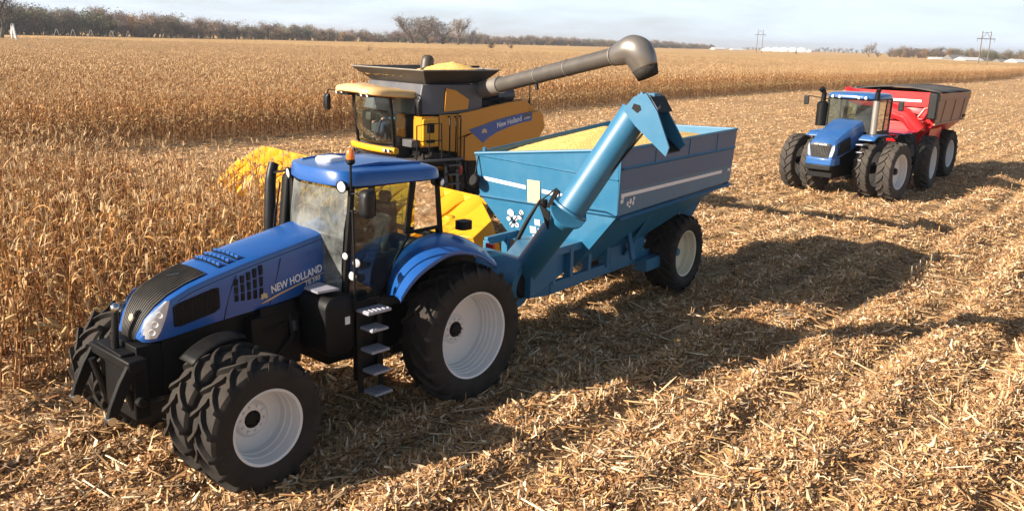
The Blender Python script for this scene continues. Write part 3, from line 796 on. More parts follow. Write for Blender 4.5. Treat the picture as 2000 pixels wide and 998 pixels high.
fr.bar((4.4, -.70, .86), (4.4, .70, .86), .12, .2); fr.bar((-.55, -.70, .9), (-.55, .70, .9), .12, .2)
fr.box2((-.16, -.80, .62), (.16, .80, .92)); fr.box2((.16, .72, .62), (1.35, 1.02, .86)); fr.box2((.16, -1.02, .62), (1.35, -.72, .86))
fr.bar((5.5, -.38, .84), (6.1, -.06, .60), .12, .16); fr.bar((5.5, .38, .84), (6.1, .20, .60), .12, .16); fr.box((6.12, .10, .56), (.34, .22, .09))
fr.build('frame', M['cartblue'], CT, 30, bevel=.012)
jk = MB().tube([(5.35, -.55, .35), (5.35, -.55, 1.25)], .05, 10).box((5.35, -.55, .33), (.22, .22, .03)).build('jack', M['black'], CT, 40)
# wheels
w = make_wheel(CT, (0, .94, .80), .80, .66, .478, 1, .24, .09, .08, M['cream_rim'], M['rubber'], M['cartblue'], 22, .045, 2, lw=.05)
dup_wheel(w, CT, (0, -.94, .80), -1, .2)
# unloading auger: folded-out tube leaning up and outwards from the front corner
b0 = Vector((5.30, .80, 1.32)); jn = Vector((5.87, 2.0, 2.60)); b1 = Vector((5.40, 2.72, 4.02)); ad = (b1 - jn).normalized(); al_ = (jn - b0).normalized()
au = MB().tube([b0, jn - al_ * .05], .215, 24)
auger = au.build('auger_tube', M['cartblue'], CT, 40)
MB().tube([jn + ad * .02, b1 + ad * .05], .222, 24).build('upper_tube', M['cartblue'], auger, 40)
MB().tube([jn - al_ * .06, jn - al_ * .02], .285, 24).tube([jn + ad * .0, jn + ad * .035], .285, 24).build('flange', M['cartblue'], auger, 30)
hg = MB().bar(jn + Vector((.16, -.26, .04)), jn + Vector((.14, -.14, .30)), .035, .07)
hg.poly([jn + Vector((.2, -.20, -.02)), jn + Vector((.2, -.40, .10)), jn + Vector((.2, -.22, -.28))], .03)
hg.tube([jn + Vector((.14, -.36, .02)), jn + Vector((.14, -.36, .14))], .055, 10)
hg.build('hinge', M['black'], auger, 35)
cy = MB().tube([(3.72, .02, 2.24), (3.86, -.15, 1.85), (3.95, -.42, 1.26)], [.022, .04, .045], 10)
cy.build('fold_cylinder', M['black'], CT, 40)
MB().tube([(3.70, .05, 2.25), (4.4, .8, 2.62), (5.3, 1.45, 2.75), (5.75, 1.72, 2.68)], .014, 6).build('hose', M['black'], CT, 40)
MB().tube([jn + Vector((.0, .22, .1)), b1 + Vector((.0, .235, -.15))], .018, 6).build('hose', M['black'], auger, 40)
gh = MB().tube([(5.62, .18, 1.32), (5.50, .95, 1.22)], .40, 22).build('auger_boot', M['cartblue'], CT, 40)
MB().lathe([(0, .04), (.2, .04), (.24, 0)], (5.50, .95, 1.22), (0, 1, 0), 20).tube([(5.95, .2, 1.6), (6.25, .25, 1.5)], .12, 12).build('gearbox', M['black'], gh, 40)
MB().box((6.01, .40, 1.36), (.02, .22, .14)).build('decal', M['white'], gh, 0)
MB().loft([[(3.5, -.5, 1.02), (3.5, .55, 1.02), (3.5, .55, 1.5), (3.5, -.5, 1.5)], [(5.5, .45, 1.0), (5.5, 1.1, 1.0), (5.5, 1.1, 1.5), (5.5, .45, 1.5)]]).build('auger_trough', M['cartblue'], CT, 30)
# discharge head: two cheek plates, roof and dark mouth
near = [(2.66, 4.10), (2.82, 4.29), (3.01, 4.35), (3.19, 4.12), (3.41, 3.64), (3.37, 3.51), (3.05, 3.75), (2.87, 3.89)]
hole = [(2.83, 4.20), (2.93, 4.18), (2.95, 4.12), (2.89, 4.07), (2.80, 4.13)]
head = MB().prism(near, 0, 5.60, 5.63).build('discharge_head', M['cartblue'], CT, 30)
far = [(2.65, 4.12), (2.83, 4.29), (3.04, 4.27), (3.10, 4.13), (3.43, 3.64), (3.34, 3.56), (3.01, 3.80), (2.85, 3.9)]
MB().prism(far, 0, 5.13, 5.16).build('cheek_plate', M['cartblue'], head, 30)
MB().poly([(5.60, 3.01, 4.34), (5.60, 3.18, 4.125), (5.16, 3.10, 4.14), (5.16, 3.04, 4.26), (5.16, 2.84, 4.285), (5.60, 2.82, 4.28)], .02).build('head_roof', M['tank_grey'], head, 0)
hf = MB()
for t in (.12, .5, .88): hf.bar((lerp(5.60, 5.16, t), 2.84, 4.315), (lerp(5.60, 5.16, t), 3.06, 4.30), .03, .03)
hf.bar((5.6, 2.92, 4.34), (5.16, 2.92, 4.31), .03, .04); hf.box((5.36, 3.0, 4.32), (.2, .10, .05))
hf.build('head_brace', M['cartblue'], head, 0)
MB().prism([(2.66, 4.09), (2.68, 4.07), (2.84, 4.26), (2.82, 4.28)], 0, 5.16, 5.60).build('back_plate', M['cartblue'], head, 0)
MB().prism([(2.90, 3.88), (2.92, 3.90), (3.36, 3.56), (3.35, 3.54)], 0, 5.16, 5.60).build('chute_floor', M['black'], head, 0)
MB().prism([(3.04, 4.30), (3.06, 4.30), (3.20, 4.10), (3.18, 4.09)], 0, 5.16, 5.60).build('front_lip', M['black'], head, 0)
MB().prism(hole, 0, 5.631, 5.634).build('head_opening', M['black'], head, 0)
MB().box2((5.2, 2.75, 3.92), (5.57, 2.95, 4.2)).build('throat', M['black'], head, 0)
# small fittings
cl = MB().lathe([(0, .05), (.10, .05), (.13, .02), (.13, -.02), (.05, -.06)], (3.70, -1.50, 2.42), (.9, -.2, .3), 18).tube([(3.62, -1.48, 2.9), (3.70, -1.50, 2.5)], .012, 6).build('marker_lamp', M['black'], CT, 45)
MB().box((-1.40, 1.30, 2.12), (.10, .30, .12)).build('tail_lamp', M['black'], CT, 0, bevel=.02)
MB().tube([(3.6, -1.35, 2.95), (3.6, -1.35, 3.05)], .04, 8).build('lug', M['cartblue'], tubo, 40)
# ---- corn heaped in the cart
def heap(name, label, corners, peak, zoff, frame, n=44, group=None, deep=.3):
    """heap of grain filling a four-sided rim, peak = list of (u, v, height, radius)"""
    vs = []; fs = []
    rnd = random.Random(5)
    for i in range(n + 1):
        for j in range(n + 1):
            u, v = i / n, j / n
            a = [lerp(corners[0][k], corners[1][k], u) for k in range(3)]; b_ = [lerp(corners[3][k], corners[2][k], u) for k in range(3)]
            p = [lerp(a[k], b_[k], v) for k in range(3)]
            h = -zoff
            for pu, pv, ph, pr in peak:
                h += ph * max(0, 1 - math.hypot((u - pu), (v - pv)) / pr) ** .9
            p[2] += h + rnd.uniform(-.016, .016)
            vs.append(tuple(p))
    for i in range(n):
        for j in range(n):
            fs.append((i * (n + 1) + j, (i + 1) * (n + 1) + j, (i + 1) * (n + 1) + j + 1, i * (n + 1) + j + 1))
    m_ = MB().add(vs, fs)
    # skirt so the heap has a body
    ring = [(i, 0) for i in range(n + 1)] + [(n, j) for j in range(1, n + 1)] + [(i, n) for i in range(n - 1, -1, -1)] + [(0, j) for j in range(n - 1, 0, -1)]
    idx = [i * (n + 1) + j for i, j in ring]
    base = len(m_.v); cx_ = sum(c[0] for c in corners) / 4; cy_ = sum(c[1] for c in corners) / 4
    for k in idx:
        x, y, z = m_.v[k]; m_.v.append((lerp(cx_, x, .8), lerp(cy_, y, .8), z - deep))
    L_ = len(idx)
    for k in range(L_):
        m_.f.append((idx[k], base + k, base + (k + 1) % L_, idx[(k + 1) % L_]))
    m_.f.append(tuple(base + k for k in range(L_)))
    o = m_.build(name, M['grain'], None, 60)
    o.location = frame.location; o.rotation_euler = frame.rotation_euler
    tag(o, label, 'grain heap', group)
    return o
def grain_mat():
    m, nt, out = new_mat('yellow corn kernels')
    L = nt.links.new
    tc = nt.nodes.new('ShaderNodeTexCoord')
    vo = nd(nt, 'ShaderNodeTexVoronoi', Scale=30); L(tc.outputs['Object'], vo.inputs['Vector'])
    n1 = noise(nt, 3, 5, .6, tc.outputs['Object'])
    r = ramp(nt, vo.outputs['Color'], [(.1, (.48, .23, .03)), (.5, (.78, .47, .11)), (.9, (.88, .66, .28))])
    c = mixc(nt, n1.outputs['Fac'], (.78, .47, .13), (.86, .61, .22))
    mm = mixc(nt, .5, r.outputs[0], c)
    b = nd(nt, 'ShaderNodeBsdfPrincipled', Roughness=.6); L(mm, b.inputs['Base Color'])
    bp = nd(nt, 'ShaderNodeBump', Strength=.9, Distance=.012); L(vo.outputs['Distance'], bp.inputs['Height']); L(bp.outputs[0], b.inputs['Normal'])
    L(b.outputs[0], out.inputs[0])
    return m
M['grain'] = grain_mat()
q = ringpts(.05)
heap('corn_heap', 'heap of shelled yellow corn filling the blue grain cart', [q[0], q[1], q[2], q[3]], [(.52, .40, .50, .75)], .24, CT)
# ------------------------------------------------------------------ yellow combine (x forward, y left)
CO = thing('combine_harvester', 'yellow combine harvester with its unloading auger swung out and a wide yellow corn header', 'combine', (-3.139, 25.811, 0), R(221.5))
# body
bp_ = MB()
core = MB().box2((-3.5, -1.45, 1.0), (.6, 1.45, 2.9)).box2((-1.9, -1.40, 2.8), (.0, 1.40, 3.3)).build('body', M['black'], CO, 30)
def panel(pts, y, th=.05): 
    return MB().prism(pts, 1, y, y + th)
for s in (1, -1):
    y = 1.56 if s > 0 else -1.61
    top = [(-.62, 2.98), (-1.2, 3.06), (-1.82, 3.17), (-2.5, 3.26), (-3.2, 3.32)]
    up = top + [(-3.26, 2.96), (-2.6, 2.82), (-1.9, 2.66), (-1.30, 2.48), (-.62, 2.30)]
    lo = [(-.62, 2.29), (-1.30, 2.47), (-1.9, 2.65), (-2.6, 2.81), (-3.30, 2.95), (-3.72, 2.97), (-3.86, 2.86), (-3.93, 2.46), (-3.72, 2.17), (-3.4, 2.10), (-3.1, 2.08), (-2.75, 1.92), (-2.55, 1.72), (-1.5, 1.62), (-.95, 1.64), (-.62, 1.75)]
    sp_ = panel(up, y).build('side_panel', M['yellow'], CO, 30, bevel=.018)
    sl_ = panel(lo, y + (.012 if s > 0 else -.012)).build('side_panel', M['yellow'], CO, 30, bevel=.018)
    fp = panel([(-.60, 1.9), (-.60, 2.97), (.02, 2.96), (.02, 2.0)], y - .012 * s).build('side_panel', M['yellow'], CO, 30, bevel=.015)
    if s > 0:
        # blue banner with lettering across the lower panel
        yb = y + .066
        bt = [(-.98, 2.52), (-1.35, 2.60), (-1.9, 2.74), (-2.5, 2.85), (-3.02, 2.93), (-3.40, 2.95)]
        bb = [(-1.50, 2.12), (-1.72, 2.27), (-2.05, 2.42), (-2.55, 2.56), (-3.05, 2.66), (-3.38, 2.70)]
        bn = MB().loft([[(a[0], yb, a[1]), (b_[0], yb, b_[1])] for a, b_ in zip(bt, bb)], closed=False, cap=False).build('banner', M['decal_blue'], sl_, 0)
        al = Vector((-1, 0, .185)).normalized()
        text('lettering', 'New Holland', .22, M['white'], bn, (-2.02, yb + .004, 2.535), al, (0, 0, 1), .1, .004, .001, width=.98)
        MB().poly([(-3.04, yb + .004, 2.90), (-3.36, yb + .004, 2.925), (-3.36, yb + .004, 2.83), (-3.04, yb + .004, 2.80)]).build('banner_tag', M['tank_grey'], bn, 0)
        text('lettering', 'CR9060', .07, M['white'], bn, (-3.06, yb + .007, 2.735), al, (0, 0, 1), .1, .002, .001, width=.26)
        em = MB()
        for a, ln in ((90, .13), (50, .12), (130, .12), (10, .10), (170, .10)):
            d = (math.cos(R(a)), math.sin(R(a))); n_ = (-d[1], d[0])
            em.poly([(-1.55 + d[0] * ln * t + n_[0] * w, yb + .004, 2.42 + d[1] * ln * t + n_[1] * w) for t, w in ((.15, .006), (.5, .03), (.85, .025), (1, .003), (.85, -.025), (.5, -.03), (.15, -.006))])
        em.build('emblem', M['cream_panel'], bn, 0)
rear = MB().loft([[(x, -1.5, z0), (x, 1.5, z0), (x, 1.5, z1), (x, -1.5, z1)] for x, z0, z1 in ((-3.3, 2.1, 3.25), (-3.72, 2.18, 2.95), (-3.90, 2.45, 2.85))]).build('rear_hood', M['yellow'], CO, 30, bevel=.02)
MB().box2((-3.5, -1.2, 2.98), (-3.1, 1.1, 3.16)).build('rear_deck', M['black'], CO, 30)
# engine deck fittings
MB().tube([(-2.25, .75, 3.36), (-2.62, .78, 3.37)], .15, 16).tube([(-2.62, .78, 3.38), (-3.25, .80, 3.42)], .19, 18).build('air_cleaner', M['tank_grey'], CO, 40)
MB().tube([(-.7, 1.2, 3.24), (-2.3, 1.22, 3.42)], .055, 10).tube([(-.7, 1.32, 3.16), (-2.5, 1.35, 3.36)], .035, 8).box2((-2.0, .2, 3.2), (-1.2, 1.2, 3.3)).build('deck_pipe', M['black'], CO, 40)
eb = MB()
for x, y_, h in ((-2.5, .2, 3.65), (-2.8, .1, 3.62), (-3.1, .3, 3.6), (-2.3, .0, 3.6)): eb.box((x, y_, h - .15), (.18, .3, .36))
eb.build('engine_cover', M['tank_grey'], CO, 30, bevel=.02)
MB().tube([(-3.84, 1.0, 2.9), (-3.84, 1.0, 3.75)], .018, 6).tube([(-3.7, 1.25, 3.0), (-3.84, 1.0, 3.22), (-3.6, .6, 3.24)], .018, 6).bar((-3.5, 1.3, 3.0), (-3.72, 1.1, 3.22), .04, .05).build('rear_rail', M['black'], CO, 40)
# grain tank: grey walls and flared dark extensions
tk = MB()
tk.loft([[(.56, -1.46, 2.96), (-1.55, -1.46, 3.0), (-1.55, 1.5, 3.0), (.02, 1.52, 2.96), (.56, 1.3, 2.96)], [(.40, -1.40, 3.78), (-1.55, -1.40, 3.76), (-1.55, 1.50, 3.76), (-.15, 1.50, 3.78), (.40, 1.3, 3.78)]])
tank = tk.build('grain_tank', M['tank_grey'], CO, 25, bevel=.02)
MB().poly([(-.16, 1.545, 3.04), (-.98, 1.545, 3.10), (-1.02, 1.545, 3.36), (-.55, 1.545, 3.62), (-.22, 1.545, 3.68)], .02).build('tank_panel', M['yellow'], tank, 0)
E0 = [(.30, -1.42, 3.80), (.30, 1.30, 3.80), (-1.60, 1.35, 3.80), (-1.60, -1.42, 3.80)]
E1 = [(.72, -1.86, 4.16), (.60, 1.62, 4.16), (-2.05, 1.66, 4.18), (-2.05, -1.86, 4.18)]
ex = MB()
for i in range(4):
    j = (i + 1) % 4
    ex.poly([E0[i], E0[j], E1[j], E1[i]])
ext = ex.build('tank_extension', M['tank_dark'], CO, 0, solid=.03)
rl = MB()
for i in range(4): rl.tube([E1[i], E1[(i + 1) % 4]], .022, 6)
rl.build('extension_lip', M['steel'], ext, 40)
bu = MB().lathe([(.001, .30), (.10, .29), (.17, .22), (.19, .1), (.19, -.28)], (-.72, -.05, 4.24), (-.15, 0, 1), 18).build('bubble_auger', M['tank_dark'], CO, 45)
MB().tube([(-.72, -.05, 3.6), (-.72, -.05, 4.1)], .16, 14).bar((-.72, -.05, 4.2), (-.2, .3, 4.1), .05, .05).build('auger_post', M['tank_dark'], bu, 40)
MB().box((-1.75, .9, 4.24), (.24, .1, .06)).build('level_sensor', M['black'], ext, 0)
MB().box2((-.1, -1.0, 4.02), (.35, -.2, 4.14)).build('tank_cover', M['steel'], ext, 30, bevel=.03)
# unloading auger swung out to the left
p0 = Vector((-1.15, 1.15, 3.52)); p1 = Vector((-1.55, 2.3, 3.80)); p2 = Vector((-1.25, 6.85, 4.74))
d_ = (p2 - p1).normalized(); p0 = p1 - d_ * 1.35
ua = MB().tube([p0, p1 - d_ * .02], .235, 22).build('auger_elbow', M['steel'], CO, 40)
un = MB().tube([p1, p2], .205, 24).build('unloading_auger', M['auger_grey'], CO, 40)
for t in (0.0, .36, .62, .985):
    c = p1 + (p2 - p1) * t
    MB().tube([c - d_ * .012, c + d_ * .012], .24 if t < .05 or t > .9 else .215, 22).build('collar', M['steel'], un, 30)
sd = Vector((1, 0, 0)); s0 = p2 - d_ * .1
secs = []
path = [(s0, .215, d_), (p2 + d_ * .12 + Vector((0, 0, .02)), .27, d_ + Vector((0, 0, -.05))), (p2 + d_ * .36 + Vector((-.05, 0, .06)), .335, d_ + Vector((-.05, 0, -.35))), (p2 + d_ * .56 + Vector((-.12, 0, -.02)), .365, d_ + Vector((-.1, 0, -.9))), (p2 + d_ * .68 + Vector((-.18, 0, -.20)), .355, d_ * .6 + Vector((-.15, 0, -1))), (p2 + d_ * .75 + Vector((-.24, 0, -.42)), .31, d_ * .4 + Vector((-.2, 0, -1)))]
flat_ = smooth_path([tuple(c) + (r,) + tuple(dd.normalized()) for c, r, dd in path], 4)
for q in flat_:
    c, r, dd = Vector(q[:3]), q[3], Vector(q[4:])
    dd = dd.normalized(); u = sd.cross(dd).normalized(); v = dd.cross(u)
    secs.append([c + (u * math.cos(2 * PI * k / 24) + v * math.sin(2 * PI * k / 24) * .86) * r for k in range(24)])
MB().loft(secs, True, False).build('spout', M['spout_grey'], un, 60, solid=.02)
c, r, dd = path[-1]
MB().tube([c - dd.normalized() * .02, c + dd.normalized() * .22], [.30, .24], 20, False).build('spout_boot', M['rubber'], un, 50, solid=.02)
MB().tube([p1 + d_ * 1.6 + Vector((0, 0, -.20)), p1 + d_ * 1.65 + Vector((0, 0, -.36))], .05, 8).build('auger_lamp', M['black'], un, 40)
# cab
cab = MB().box2((.05, -.98, 1.75), (1.05, .98, 2.1)).box2((.02, -.95, 2.0), (.14, .95, 3.4)).build('cab_base', M['interior'], CO, 30, bevel=.02)
fr = MB()
A0_, A1_ = (1.08, .93, 2.08), (1.22, .96, 3.44); B0_, B1_ = (.12, .98, 2.05), (.10, .98, 3.45)
for s in (1, -1):
    f_ = lambda p: (p[0], p[1] * s, p[2])
    fr.bar(f_(A0_), f_(A1_), .07, .07); fr.bar(f_(B0_), f_(B1_), .09, .09); fr.bar(f_(A1_), f_(B1_), .06, .06); fr.bar(f_(A0_), f_(B0_), .06, .06)
fr.bar((1.25, -.95, 3.43), (1.25, .95, 3.43), .06, .06)
fr.build('cab_frame', M['black'], CO, 30, bevel=.01)
rows = []
for z, x in ((2.12, 1.22), (2.5, 1.36), (3.0, 1.44), (3.42, 1.40)):
    rows.append([(x - .24 * abs(u) ** 2.6, u * .95, z) for u in [-1 + i / 6 for i in range(13)]])
MB().loft(rows, closed=False, cap=False).build('windscreen', M['glass_dark'], CO, 60)
for s in (1, -1):
    MB().poly([(1.05, s * .97, 2.10), (.16, s * 1.0, 2.10), (.14, s * 1.0, 3.40), (1.20, s * .99, 3.40)]).build('door_glass', M['glass_dark'], CO, 0)
ol = outline(1.95, -.08, 1.10, 36, 4)
roofc = MB().loft([[(.9 + (x - .9) * k, y * k2, z + (x - .9) * .07 - .03 * (abs(y) > .6)) for x, y in ol] for k, k2, z in ((.93, .95, 3.44), (1, 1, 3.47), (1, 1, 3.56), (.97, .97, 3.62), (.85, .85, 3.66), (.4, .4, 3.68))]).build('cab_roof', M['cream'], CO, 45)
lt = MB()
MB().box2((1.2, -.55, 3.43), (1.9, -.1, 3.47)).box2((1.25, .25, 3.42), (1.85, .8, 3.46)).build('roof_liner', M['black'], roofc, 30)
for y in (-.8, -.5, .5, .8): lamp((1.84, y, 3.47), (1, 0, -.4), .06, roofc)
lamp((.30, 1.08, 3.44), (.3, 1, -.2), .06, roofc); lamp((.05, 1.12, 3.66), (.3, 1, .1), .06, roofc)
MB().lathe([(0, .10), (.045, .09), (.06, 0)], (1.2, -1.0, 3.68), (0, 0, 1), 14).build('beacon', M['amber'], roofc, 50)
for s in (1, -1):
    yy = s * 1.32; xx = 1.85 if s < 0 else .55
    mm_ = MB().loft([[(xx + d0, yy + a * k, 3.17 + b_ * k) for a, b_ in rrect(.24, .46, .06)] for d0, k in ((-.05, .9), (-.03, 1), (.03, 1), (.07, .75))]).build('mirror', M['plastic'], CO, 45)
    MB().tube([(xx - .1, s * 1.0, 3.5), (xx, s * 1.25, 3.52), (xx, yy, 3.4)], .02, 6).build('mirror_arm', M['black'], mm_, 40)
# inside the cab
seatc = MB().loft([[(.50 + a, b_ * 1.0, z) for a, b_ in rrect(.5, .5, .08)] for z in (2.38, 2.50)]).loft([[(.27 - (z - 2.5) * .1 + a, b_, z) for a, b_ in rrect(.14, .5, .05)] for z in (2.45, 3.05)]).box2((.35, -.2, 2.1), (.65, .2, 2.4)).build('seat', M['seat'], CO, 40)
MB().box2((.25, -.60, 2.35), (.85, -.36, 2.62)).box((.95, -.55, 2.8), (.06, .26, .22)).box2((.55, .55, 2.1), (.75, .85, 2.55)).build('console', M['interior_pale'], CO, 30, bevel=.02)
stw = MB().tube([(1.05, 0, 2.1), (.98, 0, 2.5), (.90, 0, 2.72)], [.07, .06, .03], 10)
stw.tube([(.88 + .09 * math.sin(t), .19 * math.cos(t), 2.74 + .17 * math.sin(t)) for t in [2 * PI * k / 18 for k in range(19)]], .014, 6, False).build('steering_column', M['interior'], CO, 40)
# front beam under the windscreen with two lamps
bm = MB().loft([[(1.30 - .16 * (abs(y) / 1.1) ** 2 + a, y, 1.98 + b_) for a, b_ in rrect(.16, .17, .05)] for y in (-1.1, -.6, 0, .6, 1.12)]).build('front_beam', M['header_yellow'], CO, 45)
for y in (.80, 1.02): lamp((1.32, y, 1.98), (1, .2, 0), .05, bm)
# ladder, platform and guard rails on the near side
pl = MB().box2((-.65, 1.0, 1.72), (1.05, 1.85, 1.78)).box2((-.65, 1.0, 1.3), (-.5, 1.6, 1.72))
for x in (-.4, .0, .4, .8): pl.bar((x, 1.1, 1.7), (x, 1.5, 1.0), .05, .06)
plat = pl.build('platform', M['tank_grey'], CO, 30, bevel=.01)
gr_ = MB()
gr_.tube([(.95, 1.82, 1.8), (.95, 1.82, 2.72), (.55, 1.84, 2.76), (.15, 1.84, 2.76), (.12, 1.84, 1.8)], .02, 8)
gr_.tube([(.95, 1.82, 2.3), (.14, 1.84, 2.3)], .014, 8); gr_.tube([(.55, 1.84, 1.8), (.55, 1.84, 2.76)], .014, 8)
for x in (-.22, -.44, -.60):
    gr_.tube([(x, 1.72, 1.1), (x, 1.74, 2.85), (x - .04, 1.66, 2.93), (x - .05, 1.6, 2.90)], .02, 8)
gr_.tube([(-.78, 1.68, 1.5), (-.78, 1.68, 2.32), (-1.0, 1.68, 2.42)], .018, 8)
gr_.build('guard_rail', M['black'], plat, 40)
ld = MB()
for k in range(5): ld.box((-.30, 1.78, .55 + k * .26), (.42, .22, .04))
ld.bar((-.10, 1.78, .45), (-.10, 1.70, 1.75), .03, .10); ld.bar((-.50, 1.78, .45), (-.50, 1.70, 1.75), .03, .10)
ld.build('ladder', M['tank_grey'], CO, 30)
dr = MB().prism(rrect(.50, .74, .06), 1, 1.57, 1.64)
dr.v = [(x + .36, y, z + 2.50) for x, y, z in dr.v]
door = dr.build('locker_door', M['header_yellow'], CO, 30, bevel=.015)
MB().box((.36, 1.645, 2.62), (.24, .02, .26)).box((.36, 1.645, 2.26), (.28, .02, .09)).build('locker_window', M['black'], door, 0, bevel=.03)
MB().box2((.05, 1.2, 2.1), (.62, 1.58, 2.92)).build('locker', M['yellow'], CO, 30)
MB().box2((.62, 1.05, 2.1), (.9, 1.5, 2.3)).sphere((-.55, 1.75, 1.62), .06, 8).build('toolbox', M['tank_grey'], CO, 30, bevel=.02)
hs_ = MB()
for k in range(7):
    x = -.2 - .15 * k
    hs_.tube([(x, 1.5, 1.7), (x + .1, 1.62, 1.3 + .05 * (k % 3)), (x - .1, 1.5, .9)], .03, 6)
hs_.build('hose', M['plastic'], CO, 40)
MB().lathe([(0, .1), (.05, .1), (.07, 0), (.05, -.15)], (-.62, 1.72, 1.45), (0, 0, 1), 14).build('side_lamp', M['redlens'], CO, 40)
# wheels: big front pair, small steering pair
wf = make_wheel(CO, (.15, 1.35, 1.0), 1.0, .75, .55, 1, .3, .12, .1, M['yellow'], M['rubber'], M['black'], 20, .05, 3)
dup_wheel(wf, CO, (.15, -1.35, 1.0), -1)
wr = make_wheel(CO, (-3.35, 1.30, .72), .72, .5, .38, 1, .2, .09, .06, M['yellow'], M['rubber'], M['black'], 18, .04, 2)
dup_wheel(wr, CO, (-3.35, -1.30, .72), -1)
MB().tube([(.15, -1.3, 1.0), (.15, 1.3, 1.0)], .2, 12).tube([(-3.35, -1.3, .72), (-3.35, 1.3, .72)], .12, 12).build('axle', M['black'], CO, 40)
MB().lathe([(0, .08), (.10, .06), (.11, 0)], (-4.0, 1.42, 2.06), (-.5, .9, 0), 16).tube([(-3.8, 1.4, 2.12), (-3.98, 1.42, 2.06)], .03, 6).build('tail_lamp', M['black'], CO, 40)
# feeder house and corn header
MB().loft([[(x, -.75, z0), (x, .75, z0), (x, .75, z1), (x, -.75, z1)] for x, z0, z1 in ((.7, 1.1, 1.75), (2.05, .55, 1.25))]).build('feeder_house', M['yellow'], CO, 30, bevel=.03)
HW = 5.4; OY = .42
hdr = MB().loft([[(2.0, y + OY, .5), (2.25, y + OY, .45), (2.30, y + OY, .8), (2.06, y + OY, 1.46), (1.98, y + OY, 1.52), (1.90, y + OY, 1.48), (1.92, y + OY, .55)] for y in (-HW, HW)]).build('corn_header', M['header_yellow'], CO, 30, bevel=.02)
NR = 14; SPC = 2 * HW / NR
for k in range(NR + 1):
    y = -HW + k * SPC + OY
    wv = SPC * .445
    secs = []
    for x, wf_, z0, z1 in ((2.05, 1, .85, 1.52), (2.35, 1.0, .80, 1.40), (2.75, .98, .66, 1.16), (2.95, .90, .55, 1.10), (3.3, .62, .36, .86), (3.62, .30, .30, .56), (3.8, .06, .27, .34)):
        w_ = wv * wf_
        secs.append([(x, y - w_, z0), (x, y - w_ * .97, lerp(z0, z1, .80)), (x, y - w_ * .6, lerp(z0, z1, .96)), (x, y, z1), (x, y + w_ * .6, lerp(z0, z1, .96)), (x, y + w_ * .97, lerp(z0, z1, .80)), (x, y + w_, z0)])
    dv = MB().loft(secs).build('row_divider', M['header_yellow'], hdr, 50, bevel=.008)
    MB().sphere((2.86, y, 1.10), .13, 12, (1.0, 1.25, .55)).build('divider_cap', M['header_yellow'], dv, 60)
ye = HW + OY
for s in (1, -1):
    Y = lambda y: y if s > 0 else 2 * OY - y
    kf = 1.0 if s > 0 else .35
    ex_ = lambda y: Y(ye + (y - ye) * kf)
    T_ = [(2.02, ex_(ye - .05), 1.51), (2.08, ex_(ye + .1), 1.50), (2.45, ex_(ye + .98), 1.16), (3.05, ex_(ye + 1.08), .86), (3.25, ex_(ye + .3), .86), (3.2, ex_(ye - .05), .95)]
    B_ = [(2.0, ex_(ye - .05), .5), (2.0, ex_(ye + .2), .5), (2.12, ex_(ye + .95), .42), (2.75, ex_(ye + 1.0), .34), (3.3, ex_(ye + .4), .32), (3.2, ex_(ye - .05), .4)]
    MB().loft([T_, B_]).build('end_hood', M['header_yellow'], hdr, 30, bevel=.02)
MB().tube([(2.35, -HW + .1 + OY, .75), (2.35, HW - .1 + OY, .75)], .16, 12).build('cross_auger', M['header_yellow'], hdr, 40)
th = MB()
rnd = random.Random(3)
heap('corn_heap', 'yellow corn showing above the dark tank walls of the combine', [(.52, -1.66, 4.06), (.42, 1.42, 4.06), (-1.88, 1.46, 4.08), (-1.88, -1.66, 4.08)], [(.72, .70, .34, .50), (.6, .55, .08, .6)], .10, CO, deep=.06)
# ------------------------------------------------------------------ second tractor: articulated, eight wheels, coming up on the far right
H1 = 226.0
T9 = thing('articulated_tractor', 'blue articulated tractor with eight big wheels, farther off, in front of the red cart', 'tractor', (11.83, 31.85, 0), R(H1))
def xf(pts_fn):
    return pts_fn
JX = -1.83; PH = R(9.0)
def rearP(p):
    x, y, z = p; x -= JX
    return (JX + x * math.cos(PH) - y * math.sin(PH), x * math.sin(PH) + y * math.cos(PH), z)
hs9 = [(-.05, 2.64, .60, 1.9, .04), (.5, 2.50, .58, 1.75, .05), (1.0, 2.34, .55, 1.6, .05), (1.4, 2.18, .52, 1.5, .05), (1.70, 2.05, .50, 1.42, .05), (1.86, 1.97, .475, 1.40, .04), (1.96, 1.86, .45, 1.40, .03), (2.0, 1.6, .44, 1.40, .02), (2.0, 1.45, .43, 1.40, .01)]
secs = []
for x, zt, w, zb, cr in hs9:
    e = min(.09, (zt - zb) * .3)
    q = [(x, -w, zb), (x, -w, lerp(zb, zt, .5)), (x, -w + .02, zt - e), (x, -w + e, zt), (x, -w * .45, zt + cr * .8), (x, 0, zt + cr)]
    secs.append(q + [(p[0], -p[1], p[2]) for p in q[-2::-1]])
hood9 = MB().loft(secs).build('hood', M['blue9'], T9, 32)
g9 = MB().poly([(2.012, -.30, 1.44), (2.012, .30, 1.44), (2.012, .38, 1.84), (1.985, .30, 1.93), (1.985, -.30, 1.93), (2.012, -.38, 1.84)])
for k in range(12):
    y = -.33 + .06 * k
    g9.bar((2.018, y * .85, 1.45), (2.018, y, 1.85), .012, .012)
grl = g9.build('grille', M['grille'], hood9, 0)
text('lettering', 'NEW HOLLAND', .07, M['steel'], grl, (2.025, -.22, 1.86), (0, 1, 0), (-.2, 0, 1), 0, .001, .001, width=.44)
